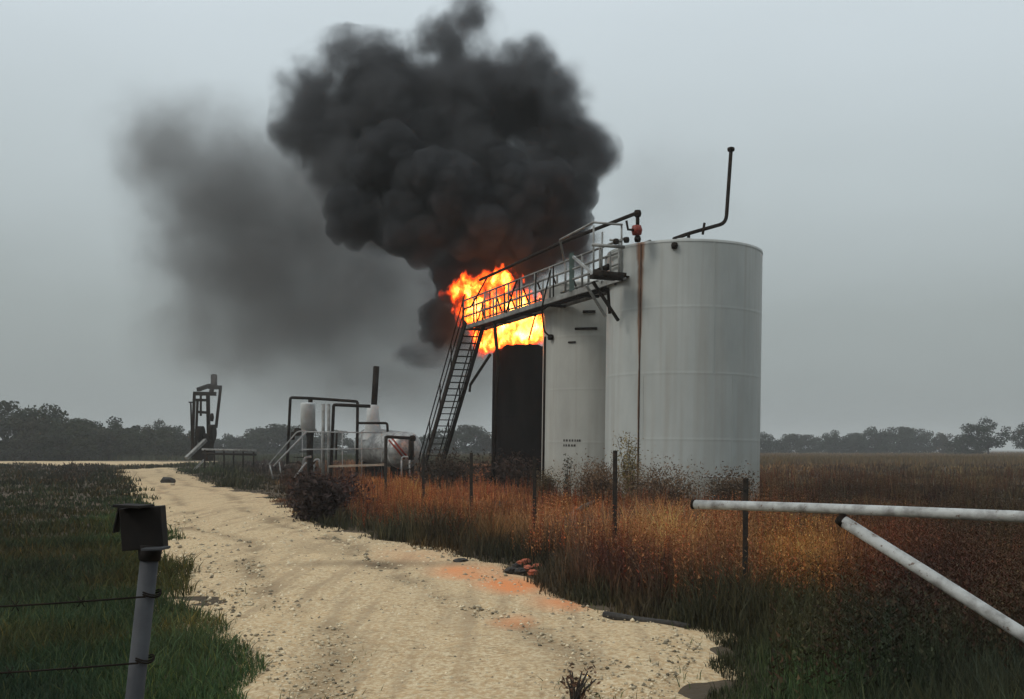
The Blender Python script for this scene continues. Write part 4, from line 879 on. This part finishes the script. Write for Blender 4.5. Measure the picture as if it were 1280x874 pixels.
bm.to_mesh(pl_.data); bm.free(); bpy.data.objects.remove(bo); pl_.data.materials.append(M_bil)
print('billow faces', len(pl_.data.polygons))
tag(pl_, 'dense black oil smoke billowing up from the burning tank', 'smoke', kind='stuff')
YD = 64
DRIFT = [B(300, 260, YD, 90, 85, 4), B(330, 340, YD, 110, 100, 4.5), B(390, 400, YD, 130, 90, 4.5), B(215, 200, YD, 45, 45, 2.5), B(460, 370, YD, 110, 100, 4), B(400, 290, YD, 110, 100, 4), B(310, 420, YD, 90, 60, 4), B(480, 470, YD, 120, 50, 4), B(830, 235, 60, 40, 34, 1.6), B(560, 430, YD, 90, 70, 4)]
M_drift = bpy.data.materials.new('thin_grey_smoke'); S_ = SB(M_drift); p = S_.pos
wv = S_.v('SUBTRACT', S_.noise(p, .22, 3, .55, True), (.5, .5, .5)); p1 = S_.v('ADD', p, S_.v('SCALE', wv, sc_=3.6))
d0 = S_.sdf(p1, DRIFT, 1.5); nb = S_.noise(p1, .34, 6, .66); d0 = S_.m('ADD', d0, S_.m('MULTIPLY_ADD', nb, -7.0, 2.8))
dd = S_.mr(d0, 3.0, -5.5, 0, 1, True); dd = S_.m('MULTIPLY', S_.m('POWER', dd, 1.35), .62)
# thinner to the right of the plume
sx_ = S_.n('ShaderNodeSeparateXYZ'); S_.L(p, sx_.inputs[0]); dd = S_.m('MULTIPLY', dd, S_.mr(sx_.outputs[0], -2, 4, 1, .22)); dd = S_.m('MULTIPLY', dd, S_.mr(sx_.outputs[2], 2.0, 15, .06, 1))
vn = S_.n('ShaderNodeVolumePrincipled'); vn.inputs['Color'].default_value = (.34, .34, .34, 1); S_.nt.links.new(dd, vn.inputs['Density'])
S_.nt.links.new(vn.outputs[0], S_.n('ShaderNodeOutputMaterial').inputs['Volume']); M_drift.cycles.volume_step_rate = .25
tag(hull('drifting_smoke', DRIFT, 3.6, 1.0, M_drift), 'thin grey smoke drifting left and down from the black plume', 'smoke', kind='stuff')
FIRE = [B(655, 402, 42.3, 42, 30, 1.0), B(625, 412, 42, 30, 26, .9), B(606, 428, 41.9, 11, 14, .4), B(572, 368, 42.2, 14, 13, .6), B(590, 362, 42.3, 15, 19, .6), B(625, 352, 42.4, 22, 13, .7), B(600, 390, 42.2, 26, 20, .7), B(640, 380, 42.4, 34, 14, .7), B(668, 420, 42, 20, 14, .6), B(600, 412, 41.6, 9, 22, .4)]
M_fire = bpy.data.materials.new('oil_fire'); S_ = SB(M_fire); p = S_.pos
wv = S_.v('SUBTRACT', S_.noise(p, .9, 3, .6, True), (.5, .5, .5)); p1 = S_.v('ADD', p, S_.v('SCALE', wv, sc_=.9))
pz = S_.v('MULTIPLY', p1, (1, 1, .6)); d0 = S_.sdf(p1, FIRE, .25); vo = S_.voro(pz, 1.9, 2, .6); d1 = S_.m('ADD', d0, S_.m('MULTIPLY_ADD', vo, .55, -.42))
core = S_.mr(d1, .22, -.42, 0, 1); nf = S_.noise(pz, 3.0, 4, .65); heat = S_.m('MULTIPLY', core, S_.mr(nf, .33, .62, .25, 1.2))
cr = S_.n('ShaderNodeValToRGB'); S_.L(heat, cr.inputs[0]); el = cr.color_ramp.elements
el[0].position = 0; el[0].color = (.35, .012, .002, 1); el[1].position = 1; el[1].color = (1, .62, .16, 1)
for q_, c_ in ((.25, (.9, .07, .006, 1)), (.5, (1, .22, .02, 1)), (.72, (1, .48, .08, 1))): z_ = el.new(q_); z_.color = c_
em = S_.n('ShaderNodeEmission'); S_.L(cr.outputs[0], em.inputs[0]); S_.L(S_.m('MULTIPLY', S_.m('POWER', heat, 1.5), 80.0), em.inputs[1])
ab = S_.n('ShaderNodeVolumeAbsorption'); ab.inputs[0].default_value = (.2, .1, .05, 1); S_.L(S_.mr(d1, .25, -.2, 0, 5.0), ab.inputs[1])
as_ = S_.n('ShaderNodeAddShader'); S_.nt.links.new(em.outputs[0], as_.inputs[0]); S_.nt.links.new(ab.outputs[0], as_.inputs[1])
S_.nt.links.new(as_.outputs[0], S_.n('ShaderNodeOutputMaterial').inputs['Volume']); M_fire.cycles.volume_step_rate = .12
tag(hull('fire', FIRE, .35, .15, M_fire), 'bright orange flames bursting above the charred tank', 'fire', kind='stuff')
ld = bpy.data.lights.new('fire_light', 'POINT'); ld.energy = 300; ld.color = (1, .36, .09); ld.shadow_soft_size = .9
lo_ = bpy.data.objects.new('fire_light', ld); sc.collection.objects.link(lo_); lo_.location = P(628, 392, 41.2)

# sub-parts hang on the part that carries them
def under(root, child, part):
    kids = [o for o in sc.collection.objects if o.parent == root]; ps = [o for o in kids if o.name.split('.')[0] == part]
    for o in kids:
        if o.name.split('.')[0] == child and ps: o.parent = ps[0]
for t_ in (t1, t2):
    for c_ in ('weld_seam', 'stencil_mark', 'rusty_bracket', 'pipe_stub'): under(t_, c_, 'shell')
under(t1, 'vent_valve', 'vent_pipe'); under(t1, 'vent_support', 'vent_pipe'); under(lp, 'valve_handle', 'valve_body'); under(ht, 'jacket_band', 'shell'); under(ht, 'stack_flange', 'stack')
under(pole, 'lid', 'box'); under(pole, 'hasp_plate', 'box'); under(pole, 'side_flap', 'box'); under(gate, 'end_cap', 'top_rail'); under(gate, 'brace_bracket', 'diagonal_brace'); under(gate, 'bolt', 'diagonal_brace')
for r_ in [o for o in sc.collection.objects if o.name.split('.')[0] == 'fence_post']: under(r_, 'stud', 'post_shaft')
# ------------------------------------------------------------------ haze
M_haze = bpy.data.materials.new('damp_haze'); M_haze.use_nodes = True; nt = M_haze.node_tree; nt.nodes.clear()
vn = N(nt, 'ShaderNodeVolumePrincipled'); vn.inputs['Color'].default_value = (.86, .89, .90, 1); vn.inputs['Density'].default_value = .0007
nt.links.new(vn.outputs[0], N(nt, 'ShaderNodeOutputMaterial').inputs['Volume'])
hz = MB().box((0, 920, 13), (3040, 2020, 28)).build('haze', M_haze); tag(hz, 'pale damp haze over the whole field', 'haze', kind='stuff')
